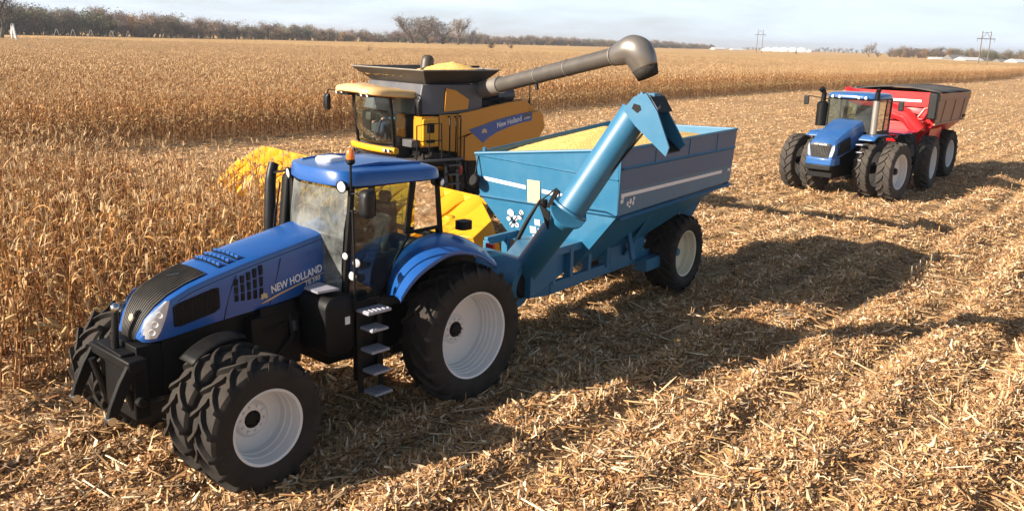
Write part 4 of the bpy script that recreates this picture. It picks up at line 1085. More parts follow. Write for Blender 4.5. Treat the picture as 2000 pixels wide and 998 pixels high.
for s in (1, -1):
    hl = MB().poly([(2.005, s * .33, 1.46), (1.99, s * .435, 1.50), (1.955, s * .475, 1.72), (1.93, s * .46, 1.90), (2.0, s * .40, 1.84)]).build('headlight', M['lens'], hood9, 0, solid=.02)
    MB().poly([(1.7, s * .515, 1.5), (.9, s * .57, 1.68), (1.0, s * .565, 2.12), (1.7, s * .52, 1.92)]).build('side_grille', M['black'], hood9, 0, solid=.02)
bp9 = MB().loft([[(x, y, z) for y, z in ((-.52 * k, 1.18), (.52 * k, 1.18), (.52 * k, 1.42), (-.52 * k, 1.42))] for x, k in ((1.5, 1), (1.95, 1), (2.08, .85))]).build('bumper', M['blue9'], T9, 30, bevel=.03)
MB().box2((1.9, -.46, 1.02), (2.12, .46, 1.2)).build('front_weight', M['plastic'], T9, 30, bevel=.03)
c9 = MB().box2((-1.2, -.45, .75), (1.9, .45, 1.75)).box2((-.35, -1.0, .80), (.35, 1.0, 1.2)).tube([(0, -1.72, 1.0), (0, 1.72, 1.0)], .16, 12)
c9.box2((-1.9, -.3, .7), (-1.2, .3, 1.4))
c9.build('chassis', M['black'], T9, 30, bevel=.02)
rc9 = MB()
rc9.add([rearP(p) for p in ((-1.9, -.45, .7), (-4.6, -.45, .7), (-4.6, .45, .7), (-1.9, .45, .7), (-1.9, -.45, 1.6), (-4.6, -.45, 1.6), (-4.6, .45, 1.6), (-1.9, .45, 1.6))], [(0, 1, 2, 3), (4, 7, 6, 5), (0, 4, 5, 1), (1, 5, 6, 2), (2, 6, 7, 3), (3, 7, 4, 0)])
rc9.tube([rearP((-3.66, -1.72, 1.0)), rearP((-3.66, 1.72, 1.0))], .16, 12)
rc9.tube([rearP((-4.6, 0, .62)), rearP((-5.4, 0, .6))], .07, 8)
rc9.build('rear_frame', M['black'], T9, 30, bevel=.02)
# cab
CX0, CX1, CW = -1.55, .05, .80
cb9 = MB().box2((CX0, -CW, 1.75), (CX1, CW, 2.25)).build('cab_base', M['interior'], T9, 30, bevel=.03)
f9 = MB()
for s in (1, -1):
    f9.bar((CX1, s * CW, 2.2), (CX1 - .08, s * (CW + .03), 3.36), .06, .06); f9.bar((CX0 + .5, s * CW, 2.2), (CX0 + .48, s * (CW + .04), 3.36), .05, .06); f9.bar((CX0, s * CW, 2.2), (CX0, s * (CW + .02), 3.36), .06, .06)
    f9.bar((CX1 - .08, s * (CW + .03), 3.36), (CX0, s * (CW + .02), 3.36), .06, .06); f9.bar((CX1, s * CW, 2.22), (CX0, s * CW, 2.22), .06, .08)
f9.bar((CX1 - .08, -CW, 3.36), (CX1 - .08, CW, 3.36), .06, .06); f9.bar((CX1, -CW, 2.22), (CX1, CW, 2.22), .06, .08); f9.bar((CX0, -CW, 3.36), (CX0, CW, 3.36), .06, .06)
f9.build('cab_frame', M['black'], T9, 30)
MB().loft([[(x + .08 - .08 * u * u, u * w_, z) for u in (-1, -.5, 0, .5, 1)] for z, x, w_ in ((2.26, CX1, CW - .03), (3.33, CX1 - .08, CW))], closed=False, cap=False).build('windscreen', M['glass'], T9, 60)
for s in (1, -1):
    MB().poly([(CX1 - .04, s * (CW + .01), 2.27), (CX0 + .55, s * (CW + .01), 2.27), (CX0 + .53, s * (CW + .05), 3.32), (CX1 - .12, s * (CW + .04), 3.32)]).build('door_glass', M['glass'], T9, 0)
    MB().poly([(CX0 + .45, s * (CW + .01), 2.27), (CX0 + .05, s * (CW + .01), 2.27), (CX0 + .05, s * (CW + .03), 3.32), (CX0 + .44, s * (CW + .05), 3.32)]).build('quarter_glass', M['glass'], T9, 0)
MB().poly([(CX0 - .02, -CW + .03, 2.27), (CX0 - .02, CW - .03, 2.27), (CX0 - .02, CW, 3.32), (CX0 - .02, -CW, 3.32)]).build('rear_glass', M['glass'], T9, 0)
ol = outline(.22, -1.72, .97, 36, 3.6)
r9 = MB().loft([[(-.75 + (x + .75) * k, y * k, z) for x, y in ol] for k, z in ((.94, 3.37), (1, 3.40), (1, 3.48), (.95, 3.54), (.8, 3.57), (.3, 3.59))]).build('cab_roof', M['blue9'], T9, 45)
for y in (-.6, -.35, .35, .6): lamp((.20, y, 3.43), (1, 0, -.1), .06, r9)
MB().box2((-1.3, -.28, 2.25), (-1.12, .28, 3.1)).box2((-1.2, -.26, 2.3), (-.65, .26, 2.5)).build('seat', M['seat'], T9, 30, bevel=.04)
MB().tube([(-.15, 0, 2.2), (-.28, 0, 2.62)], .04, 8).tube([(-.30 + .08 * math.sin(t), .19 * math.cos(t), 2.66 + .16 * math.sin(t)) for t in [2 * PI * k / 18 for k in range(19)]], .015, 6, False).box2((-.2, -.3, 2.25), (.0, .3, 2.5)).build('steering_column', M['interior_pale'], T9, 40)
# exhaust on the near side, intake canister on the far side, mirrors, steps
e9 = MB().tube([(.08, .95, 2.2), (.08, .95, 3.35)], .11, 14).build('exhaust_stack', M['steel'], T9, 40)
MB().tube([(.08, .95, 3.2), (.08, .95, 3.66)], .085, 12).tube([(.08, .95, 3.66), (.02, .97, 3.74)], .08, 12).build('stack_pipe', M['black'], e9, 40)
i9 = MB().tube([(.02, -1.02, 2.35), (.02, -1.02, 3.15), (.02, -1.02, 3.22)], [.20, .20, .12], 16).build('air_cleaner', M['black'], T9, 40)
MB().tube([(.02, -1.02, 3.2), (.0, -1.02, 3.5), (.02, -1.05, 3.58), (.1, -1.10, 3.66)], [.09, .085, .09, .11], 12).bar((.0, -1.0, 3.50), (-.1, -.8, 3.42), .03, .03).build('intake_pipe', M['black'], i9, 40)
for s in (1, -1):
    m9 = MB().box((-.1, s * 1.72, 3.22), (.06, .20, .34)).build('mirror', M['plastic'], T9, 0, bevel=.03)
    MB().tube([(-.1, s * .84, 3.3), (-.1, s * 1.7, 3.38), (-.1, s * 1.72, 3.3)], .018, 6).build('mirror_arm', M['black'], m9, 40)
    MB().loft([[(x, s * (.62 + dy), z) for dy in (0, .1, .5, .62)] for x, z in ((.62, 2.02), (.3, 2.16), (-.4, 2.18), (-.95, 2.05))], closed=False, cap=False).build('mudguard', M['blue9'], T9, 45, solid=.03)
MB().box2((-1.0, .5, 1.4), (-.3, .95, 2.0)).build('fuel_tank', M['black'], T9, 30, bevel=.05)
sb = MB()
for k in range(4): sb.box((.75, .86, 1.1 + k * .26), (.32, .24, .03))
sb.build('steps', M['step'], T9, 0)
MB().add([rearP(p) for p in ((-2.6, -1.05, 2.02), (-4.7, -1.05, 1.95), (-4.7, 1.05, 1.95), (-2.6, 1.05, 2.02), (-2.6, -1.05, 2.08), (-4.7, -1.05, 2.02), (-4.7, 1.05, 2.02), (-2.6, 1.05, 2.08))], [(0, 1, 2, 3), (4, 7, 6, 5), (0, 4, 5, 1), (1, 5, 6, 2), (2, 6, 7, 3), (3, 7, 4, 0)]).build('rear_deck', M['blue9'], T9, 0, bevel=.03)
w9 = make_wheel(T9, (0, 1.79, 1.0), 1.0, .50, .60, 1, .22, .13, .12, M['rim'], M['rubber9'], M['black'], 19, .055, 2)
for y in (.98, -.98, -1.79): dup_wheel(w9, T9, (0, y, 1.0), 1 if y > 0 else -1, y)
for y in (1.79, .98, -.98, -1.79):
    q = dup_wheel(w9, T9, rearP((-3.66, y, 1.0)), 1 if y > 0 else -1, y * 2)
    q.rotation_euler.z += PH
# ------------------------------------------------------------------ red grain cart behind it
RC = thing('grain_cart', 'red grain cart with grey tarp and tan side, behind the articulated tractor', 'grain cart', (16.95, 38.06, 0), R(229.0))
t0, t1 = 3.46, 3.50
A = dict(fn=(2.75, 1.62, t1), rn=(-1.45, 1.62, t1), rf=(-1.45, -1.62, t1), ff=(2.75, -1.62, t1))
B = dict(fn=(2.65, 1.48, 2.28), rn=(-1.3, 1.48, 2.36), rf=(-1.3, -1.48, 2.36), ff=(2.65, -1.48, 2.28))
h_ = [(2.2, -.5, 1.1), (2.2, .5, 1.1), (.9, .5, 1.05), (.9, -.5, 1.05)]
rb_ = MB()
ks = ['ff', 'fn', 'rn', 'rf']
rb_.add([A[k] for k in ks] + [B[k] for k in ks] + h_, [(i, (i + 1) % 4, 4 + (i + 1) % 4, 4 + i) for i in range(4)] + [(4 + i, 4 + (i + 1) % 4, 8 + (i + 1) % 4, 8 + i) for i in range(4)] + [(8, 9, 10, 11)])
rtub = rb_.build('tub', M['red'], RC, 20, solid=.04)
def rs(x, z, d=.01):
    k = (z - 2.3) / 1.2
    return (x, lerp(1.48, 1.62, k) + .025 + d, z)
sd9 = MB().poly([rs(2.62, 2.32), rs(-1.28, 2.38), rs(-1.42, 3.24), rs(2.70, 3.22)]).build('side_sheet', M['tan_side'], rtub, 0, solid=.015)
MB().poly([rs(2.72, 3.24, .012), rs(-1.45, 3.26, .012), rs(-1.46, 3.50, .012), rs(2.74, 3.50, .012)]).build('top_board', M['tan_side'], rtub, 0, solid=.02)
rib9 = MB()
for x in (1.9, .55, -.7): rib9.bar(rs(x, 2.36, .03), rs(x, 3.24, .03), .05, .05)
rib9.bar(rs(2.7, 2.30, .03), rs(-1.3, 2.36, .03), .07, .06)
rib9.bar(rs(2.72, 3.24, .03), rs(-1.45, 3.25, .03), .04, .04)
rib9.build('rib', M['tan_side'], rtub, 0)
MB().poly([rs(-1.0, 2.45, .02), rs(-1.28, 2.45, .02), rs(-1.3, 2.56, .02), rs(-1.0, 2.55, .02)]).build('tail_lamp', M['black'], rtub, 0, solid=.08)
tp = MB()
nx, ny = 10, 8
tp.loft([[(lerp(2.78, -1.48, i / nx), lerp(-1.64, 1.64, j / ny), 3.53 + .16 * math.sin(PI * j / ny) + .03 * math.sin(i * 1.3)) for j in range(ny + 1)] for i in range(nx + 1)], closed=False, cap=False)
tp.tube([(2.78, -1.66, 3.54), (-1.48, -1.66, 3.54)], .06, 8)
tp.build('roll_tarp', M['tarp'], RC, 50, solid=.02)
# front corner auger (red), folded across the front, with its white stripe; black boot at the near corner
MB().tube([(3.05, 1.1, 2.05), (3.2, .6, 2.62), (3.15, -1.9, 3.35)], .28, 16).build('auger_tube', M['red'], RC, 40)
MB().poly([(2.80, 1.35, 2.95), (2.80, -1.6, 2.95), (2.80, -1.6, 3.52), (2.80, 1.35, 3.52)]).build('front_board', M['red'], rtub, 0, solid=.05)
MB().box((2.84, .25, 3.18), (.012, 1.5, .09)).build('stripe', M['white'], rtub, 0)
MB().box2((2.72, 1.30, 2.5), (3.0, 1.64, 3.52)).build('corner_post', M['plastic'], RC, 30, bevel=.05)
pt_ = MB().loft([[(3.1, -.9, 1.95), (3.1, 1.1, 1.95), (3.1, 1.15, 2.35), (3.1, -.95, 2.35)], [(2.3, -1.2, 2.05), (2.3, 1.3, 2.05), (2.3, 1.35, 2.5), (2.3, -1.25, 2.5)]]).build('front_shelf', M['red'], RC, 20, bevel=.02)
vp = MB().poly([(2.95, 1.35, 2.05), (2.88, .86, 1.20), (2.88, .66, 1.20), (2.95, -.30, 2.05)]).build('front_sheet', M['red'], RC, 0, solid=.06)
text('lettering', 'J&M', .34, M['white'], vp, (2.998, .26, 1.76), (0, 1, 0), (.08, 0, 1), .25, .010, .002, width=.72)
fr9 = MB()
for s in (1, -1):
    fr9.bar((4.4, s * .2, .7), (2.8, s * .6, .85), .12, .18); fr9.bar((2.8, s * .6, .85), (-.5, s * .65, .85), .12, .18)
    fr9.bar((2.4, s * .62, .9), (2.5, s * 1.2, 2.2), .1, .12); fr9.bar((-.4, s * .65, .9), (-.6, s * 1.2, 2.3), .1, .12); fr9.bar((1.2, s * .62, .9), (1.2, s * 1.25, 2.2), .1, .12)
fr9.bar((4.3, 0, .66), (5.2, 0, .6), .14, .14); fr9.box2((-.18, -1.1, .75), (.18, 1.1, 1.1))
fr9.poly([(2.3, 1.2, 1.0), (.9, 1.2, 1.0), (.9, 1.3, 2.25), (2.4, 1.3, 2.25)], .05)
fr9.build('frame', M['red'], RC, 30, bevel=.01)
md9 = MB().tube([(3.0, .9, 2.4), (2.95, 1.2, 2.9), (2.9, 1.45, 2.95)], .05, 8).box((3.05, 1.0, 2.2), (.3, .3, .3)).tube([(3.1, -.2, 2.45), (3.1, 1.2, 2.5)], .05, 8).build('auger_drive', M['red'], RC, 40)
MB().tube([(3.1, .2, 2.42), (3.3, .5, 2.5), (3.2, 1.0, 2.35)], .04, 6).build('hose', M['black'], RC, 40)
wr9 = make_wheel(RC, (.0, 1.22, .98), .98, .72, .55, 1, .25, .14, .1, M['rim'], M['rubber'], M['black'], 20, .05, 2)
dup_wheel(wr9, RC, (0, -1.22, .98), -1, .2)
# ------------------------------------------------------------------ combine operator
def skin_person(name, label, joints, edges, radii, mat, frame, root=0):
    me = bpy.data.meshes.new(name); me.from_pydata(joints, edges, []); me.update()
    o = bpy.data.objects.new(name, me); COL.objects.link(o)
    sk = o.modifiers.new('skin', 'SKIN')
    if not me.skin_vertices:
        me.attributes  # skin layer is created with the modifier below
    import bmesh
    bm = bmesh.new(); bm.from_mesh(me)
    ly = bm.verts.layers.skin.verify()
    bm.verts.ensure_lookup_table()
    for v, r in zip(bm.verts, radii):
        v[ly].radius = (r, r); v[ly].use_root = False
    bm.verts[root][ly].use_root = True
    bm.to_mesh(me); bm.free()
    sk.use_smooth_shade = True
    sb_ = o.modifiers.new('sub', 'SUBSURF'); sb_.levels = 1; sb_.render_levels = 2
    me.materials.append(mat)
    o.location = frame.location; o.rotation_euler = frame.rotation_euler
    tag(o, label, 'person')
    return o
M['cloth'] = paint('blue work shirt', (.10, .25, .38), .85, 0, 0, .05, var=.25, scale=9)
M['jean'] = paint('denim', (.025, .04, .085), .9, 0, 0, .05, var=.25, scale=9)
M['skin_tone'] = paint('skin', (.48, .27, .18), .5, 0, 0, 0, var=.08)
def operator(frame, ox, oz, label, oy=0.0):
    J = [(.44, 0, 2.58), (.42, 0, 2.80), (.40, 0, 3.02), (.41, 0, 3.11), (.43, 0, 3.20), (.45, 0, 3.30),
         (.40, .19, 3.00), (.52, .27, 2.78), (.76, .15, 2.76), (.86, .13, 2.78),
         (.40, -.19, 3.00), (.48, -.29, 2.78), (.70, -.40, 2.66), (.80, -.42, 2.66),
         (.50, .10, 2.56), (.92, .14, 2.58), (.98, .14, 2.22), (1.10, .14, 2.16),
         (.50, -.10, 2.56), (.92, -.14, 2.58), (.98, -.14, 2.22), (1.10, -.14, 2.16)]
    J = [(x + ox, y + oy, z + oz) for x, y, z in J]
    E = [(0, 1), (1, 2), (2, 3), (3, 4), (4, 5), (2, 6), (6, 7), (7, 8), (8, 9), (2, 10), (10, 11), (11, 12), (12, 13), (0, 14), (14, 15), (15, 16), (16, 17), (0, 18), (18, 19), (19, 20), (20, 21)]
    Rr = [.15, .145, .14, .058, .085, .08, .075, .055, .042, .035, .075, .055, .042, .035, .10, .075, .058, .05, .10, .075, .058, .05]
    p = skin_person('person', label, J, E, Rr, M['cloth'], frame)
    hd_ = MB().sphere((.44 + ox, oy, 3.25 + oz), .105, 16, (.95, .80, 1.2)).lathe([(0, .04), (.018, .0)], (.545 + ox, oy, 3.24 + oz), (1, 0, 0), 8)
    hd_.build('head', M['skin_tone'], p, 60)
    MB().sphere((.43 + ox, oy, 3.30 + oz), .112, 16, (1.0, .86, .85)).box((.56 + ox, oy, 3.29 + oz), (.10, .15, .014)).build('cap', M['jean'], p, 60)
    for k in (1, -1):
        MB().loft([[(x + a * 1, y + b_, z) for a, b_ in rrect(w_, w_, w_ * .4)] for x, y, z, w_ in ((.50 + ox, k * .10 + oy, 2.565 + oz, .24), (.92 + ox, k * .14 + oy, 2.575 + oz, .19))], cap=True)
        MB().tube([(.46 + ox, k * .10 + oy, 2.57 + oz), (.92 + ox, k * .14 + oy, 2.58 + oz), (.985 + ox, k * .14 + oy, 2.24 + oz)], [.118, .09, .072], 12).build('trouser_leg', M['jean'], p, 60)
    for q, yy in (((.88 + ox, .13 + oy, 2.785 + oz), .13), ((.83 + ox, -.42 + oy, 2.66 + oz), -.42)):
        hb = MB()
        hb.sphere(q, .045, 10, (1.1, .9, .6))
        for j in range(4):
            hb.tube([(q[0] + .02, q[1] - .03 + j * .02, q[2] + .01), (q[0] + .07, q[1] - .034 + j * .022, q[2]), (q[0] + .075, q[1] - .034 + j * .022, q[2] - .035)], [.010, .009, .008], 6)
        hb.tube([(q[0], q[1] + .035, q[2]), (q[0] + .04, q[1] + .06, q[2] + .01)], [.012, .009], 6)
        hb.build('hand', M['skin_tone'], p, 60)
    return p
operator(CO, 0, .0, 'person in a blue shirt and cap seated at the wheel in the combine cab')
# ------------------------------------------------------------------ camera, sky, sun
cam = bpy.data.cameras.new('camera'); co = bpy.data.objects.new('camera', cam); COL.objects.link(co)
cam.sensor_width = 36.0; cam.lens = 1731.6 / 2000 * 36.0; cam.clip_end = 12000; cam.clip_start = .1
def cam_pose(o, H, pitch, roll):
    a, r = R(pitch), R(roll)
    F = Vector((0, math.cos(a), -math.sin(a))); Rt = Vector((1, 0, 0)); U = Rt.cross(F)
    R2 = Rt * math.cos(r) + U * math.sin(r); U2 = -Rt * math.sin(r) + U * math.cos(r)
    m = Matrix((R2, U2, -F)).transposed().to_4x4(); m.translation = Vector((0, 0, H)); o.matrix_world = m
cam_pose(co, 4.992, 13.56, 1.71)
SC.camera = co
SDX, SDY = 1.98, .92                      # shadow offset per metre of height
SUN_EL = math.atan(1 / math.hypot(SDX, SDY)); SUN_AZ = math.atan2(-SDX, -SDY)    # direction to the sun, clockwise from +Y
sl = bpy.data.lights.new('sun', 'SUN'); so = bpy.data.objects.new('sun', sl); COL.objects.link(so)
sl.energy = 5.0; sl.angle = R(.5); sl.color = (1, .88, .74)
so.rotation_euler = Vector((-SDX, -SDY, 1)).to_track_quat('Z', 'Y').to_euler()
W = bpy.data.worlds.new('World'); SC.world = W; W.use_nodes = True
nt = W.node_tree; nt.nodes.clear(); L = nt.links.new
wo = nt.nodes.new('ShaderNodeOutputWorld'); bg = nt.nodes.new('ShaderNodeBackground')
sky = nt.nodes.new('ShaderNodeTexSky'); sky.sky_type = 'NISHITA'; sky.sun_disc = False
sky.sun_elevation = SUN_EL; sky.sun_rotation = SUN_AZ; sky.air_density = 1.0; sky.dust_density = 1.2; sky.ozone_density = 1.0; sky.altitude = 300
tc = nt.nodes.new('ShaderNodeTexCoord')
mp = nt.nodes.new('ShaderNodeMapping'); mp.inputs['Scale'].default_value = (2.2, 2.2, 16); L(tc.outputs['Generated'], mp.inputs[0])
n1 = noise(nt, 1.6, 7, .6, mp.outputs[0], .4)
cr = ramp(nt, n1.outputs['Fac'], [(.36, (.45, .45, .45)), (.66, (.98, .98, .98))])
sz = nt.nodes.new('ShaderNodeSeparateXYZ'); L(tc.outputs['Generated'], sz.inputs[0])
hz_ = nd(nt, 'ShaderNodeMapRange'); hz_.inputs['From Min'].default_value = .06; hz_.inputs['From Max'].default_value = .30; hz_.inputs['To Min'].default_value = 1; hz_.inputs['To Max'].default_value = .05
L(sz.outputs['Z'], hz_.inputs['Value'])
cf = nd(nt, 'ShaderNodeMath', operation='MULTIPLY'); L(cr.outputs[0], cf.inputs[0]); L(hz_.outputs[0], cf.inputs[1])
cm = mixc(nt, cf.outputs[0], sky.outputs[0], (10.1, 11.9, 14.1))
L(cm, bg.inputs[0]); bg.inputs[1].default_value = .047
L(bg.outputs[0], wo.inputs[0])
SC.view_settings.view_transform = 'Standard'; SC.view_settings.look = 'None'; SC.view_settings.exposure = 1.17; SC.view_settings.gamma = 1
# ------------------------------------------------------------------ ground
ROW = R(90 - 37.2)                        # rows run this way (angle from +X)
ru = np.array([math.cos(ROW), math.sin(ROW)]); rn_ = np.array([-ru[1], ru[0]])     # along, across (to the left)
rng = np.random.default_rng(11)
def vnoise(x, y, f, seed):
    """smooth value noise"""
    x = x * f + seed * 17.3; y = y * f + seed * 9.1
    xi = np.floor(x).astype(np.int64); yi = np.floor(y).astype(np.int64); u = x - xi; v = y - yi
    u = u * u * (3 - 2 * u); v = v * v * (3 - 2 * v)
    def h(a, b):
        k = (a * 374761393 + b * 668265263 + seed * 144665) & 0x7fffffff
        k = ((k ^ (k >> 13)) * 1274126177) & 0x7fffffff
        return ((k ^ (k >> 16)) & 0xffff) / 65535.0
    return (h(xi, yi) * (1 - u) + h(xi + 1, yi) * u) * (1 - v) + (h(xi, yi + 1) * (1 - u) + h(xi + 1, yi + 1) * u) * v
def gheight(x, y):
    a = x * ru[0] + y * ru[1]; n = x * rn_[0] + y * rn_[1]
    d = np.hypot(x, y)
    fade = np.clip((85 - d) / 50, 0, 1)
    wob = (vnoise(a, n, .25, 3) - .5) * .35
    rowp = np.cos((n + wob) / .762 * 2 * np.pi)
    brk = .35 + .9 * vnoise(a, n, .45, 9)
    h = .038 * rowp * brk
    rut = vnoise(n * 1.0, a * .05, .55, 5) - .5
    h = h + .13 * rut * (d < 200)
    wob2 = (vnoise(a, n, .12, 13) - .5) * .9
    h = h + .10 * np.cos((n + wob2) / 1.524 * 2 * np.pi) * (.25 + 1.0 * vnoise(a * .35, n * .8, .6, 14)) * np.clip((n * -1 + 9) / 3, .25, 1)
    h = h + .10 * (vnoise(x, y, .9, 1) - .5) + .11 * (vnoise(x, y, 2.1, 2) - .5) + .05 * (vnoise(x, y, 4.3, 6) - .5)
    return h * fade - .03
def grid_mesh(name, xs, ys, mat, hf):
    X, Y = np.meshgrid(xs, ys, indexing='ij'); Z = hf(X, Y)
    v = np.stack([X, Y, Z], -1).reshape(-1, 3); nx_, ny_ = len(xs), len(ys)
    i = np.arange(nx_ - 1)[:, None] * ny_ + np.arange(ny_ - 1)[None]
    f = np.stack([i, i + ny_, i + ny_ + 1, i + 1], -1).reshape(-1, 4)
    me = bpy.data.meshes.new(name); np_mesh(me, v, f); me.materials.append(mat)
    o = bpy.data.objects.new(name, me); COL.objects.link(o); return o
def np_mesh(me, v, f, col=None, smooth=True):
    n = len(v); m = len(f); k = f.shape[1]
    me.vertices.add(n); me.vertices.foreach_set('co', np.ascontiguousarray(v, np.float32).ravel())
    me.loops.add(m * k); me.loops.foreach_set('vertex_index', np.ascontiguousarray(f, np.int32).ravel())
    me.polygons.add(m); me.polygons.foreach_set('loop_start', np.arange(0, m * k, k, dtype=np.int32))
    if smooth: me.polygons.foreach_set('use_smooth', np.ones(m, bool))
    me.update(calc_edges=True)
    if col is not None:
        ca = me.color_attributes.new('col', 'FLOAT_COLOR', 'POINT')
        c4 = np.ones((n, 4), np.float32); c4[:, :3] = col
        ca.data.foreach_set('color', c4.ravel())
def ground_mat():
    m, nt, out = new_mat('stubble ground')
    L = nt.links.new
    ge = nt.nodes.new('ShaderNodeNewGeometry')
    mp = nt.nodes.new('ShaderNodeMapping'); mp.vector_type = 'POINT'
    mp.inputs['Rotation'].default_value = (0, 0, -ROW)
    L(ge.outputs['Position'], mp.inputs[0])
    st = nt.nodes.new('ShaderNodeMapping'); st.inputs['Scale'].default_value = (.12, 1, 1); L(mp.outputs[0], st.inputs[0])
    na = noise(nt, 1.3, 6, .65, st.outputs[0], .3)
    nb = noise(nt, 9, 6, .75, ge.outputs['Position'])
    ncl = noise(nt, .07, 3, .5, ge.outputs['Position'])
    wv = nd(nt, 'ShaderNodeTexWave', wave_type='BANDS', bands_direction='Y'); wv.inputs['Scale'].default_value = 2 * PI / .762 / 20 * 1.0; wv.inputs['Distortion'].default_value = 1.6; wv.inputs['Detail'].default_value = 3; wv.inputs['Detail Scale'].default_value = 2
    L(mp.outputs[0], wv.inputs[0])
    straw = ramp(nt, nb.outputs['Fac'], [(.28, (.19, .11, .056)), (.45, (.40, .25, .125)), (.6, (.56, .385, .215)), (.78, (.70, .54, .35))])
    soil = (.085, .052, .030)
    a1 = nd(nt, 'ShaderNodeMath', operation='MULTIPLY_ADD'); L(na.outputs['Fac'], a1.inputs[0]); a1.inputs[1].default_value = 1.1; a1.inputs[2].default_value = -.05
    a2 = nd(nt, 'ShaderNodeMath', operation='MULTIPLY_ADD'); L(wv.outputs['Fac'], a2.inputs[0]); a2.inputs[1].default_value = .30; L(a1.outputs[0], a2.inputs[2])
    r2 = ramp(nt, a2.outputs[0], [(.22, (1, 1, 1)), (.62, (0, 0, 0))])
    md = nd(nt, 'ShaderNodeMath', operation='MULTIPLY'); L(r2.outputs[0], md.inputs[0]); md.inputs[1].default_value = .75
    c = mixc(nt, md.outputs[0], straw.outputs[0], soil)
    r3 = ramp(nt, ncl.outputs['Fac'], [(.35, (.86, .84, .80)), (.65, (1.08, 1.05, 1.0))])
    mm = nt.nodes.new('ShaderNodeMix'); mm.data_type = 'RGBA'; mm.blend_type = 'MULTIPLY'; mm.inputs[0].default_value = 1
    L(c, mm.inputs[6]); L(r3.outputs[0], mm.inputs[7])
    b = nd(nt, 'ShaderNodeBsdfPrincipled', Roughness=.95); b.inputs['Specular IOR Level'].default_value = .1
    L(mm.outputs[2], b.inputs['Base Color'])
    bp = nd(nt, 'ShaderNodeBump', Strength=.7, Distance=.06); L(nb.outputs['Fac'], bp.inputs['Height']); L(bp.outputs[0], b.inputs['Normal'])
    L(b.outputs[0], out.inputs[0])
    return m
GM = ground_mat()
# near part finely shaped, growing coarser outwards, one sheet to the horizon
def axis(c0, c1, step, far, grow=1.22):
    a = list(np.arange(c0, c1 + 1e-6, step)); s = step
    hi = []; x = c1
    while x < far: s *= grow; x += s; hi.append(x)
    s = step; lo = []; x = c0
    while x > -far: s *= grow; x -= s; lo.append(x)
    return np.array(lo[::-1] + a + hi)
gx = axis(-14, 30, .09, 5000); gy = axis(5, 42, .09, 6000)
gnd = grid_mesh('stubble_field', gx, gy, GM, gheight)
tag(gnd, kind='structure')
# ------------------------------------------------------------------ chopped residue lying on the stubble
def scatter_positions(r0, r1, dens, azl=-46, azr=50):
    """random points on the ground between two distances of the road-side viewpoint, density in pieces per square metre"""
    n = rng.poisson(dens * .5 * (r1 * r1 - r0 * r0) * R(azr - azl))
    r = np.sqrt(rng.uniform(r0 * r0, r1 * r1, n)); t = np.radians(rng.uniform(azl, azr, n))
    return np.stack([r * np.sin(t), r * np.cos(t)], -1)
def in_corn(x, y):
    n = x * rn_[0] + y * rn_[1]; a = x * ru[0] + y * ru[1]
    return block(n, a) | far_corn(x, y)
FE = np.array([(-75, -45), (-40, 4), (-19.9, 34.0), (-8.6, 47.5), (1.4, 64.5), (14.5, 86.5), (30, 107.), (50.7, 130), (88, 175), (121, 220), (200, 325), (420, 620), (1200, 1650)], float)
def far_corn(x, y):
    xe = np.interp(y, FE[:, 1], FE[:, 0]); return (x < xe) & (y > -45)
NB0 = 12.55      # near side of the standing block (distance across the rows, to the left)
def block(n, a):
    cut = np.where(n < 15.4, 12.8, 14.0)
    return (n > NB0) & (n < 19.2) & (a < cut)
PAL = np.array([(.53, .35, .175), (.68, .50, .29), (.43, .25, .11), (.84, .70, .48), (.32, .17, .075), (.60, .385, .165), (.16, .095, .055), (.72, .55, .34), (.50, .30, .135)])
PW = np.array([.2, .20, .14, .10, .06, .13, .03, .08, .08])
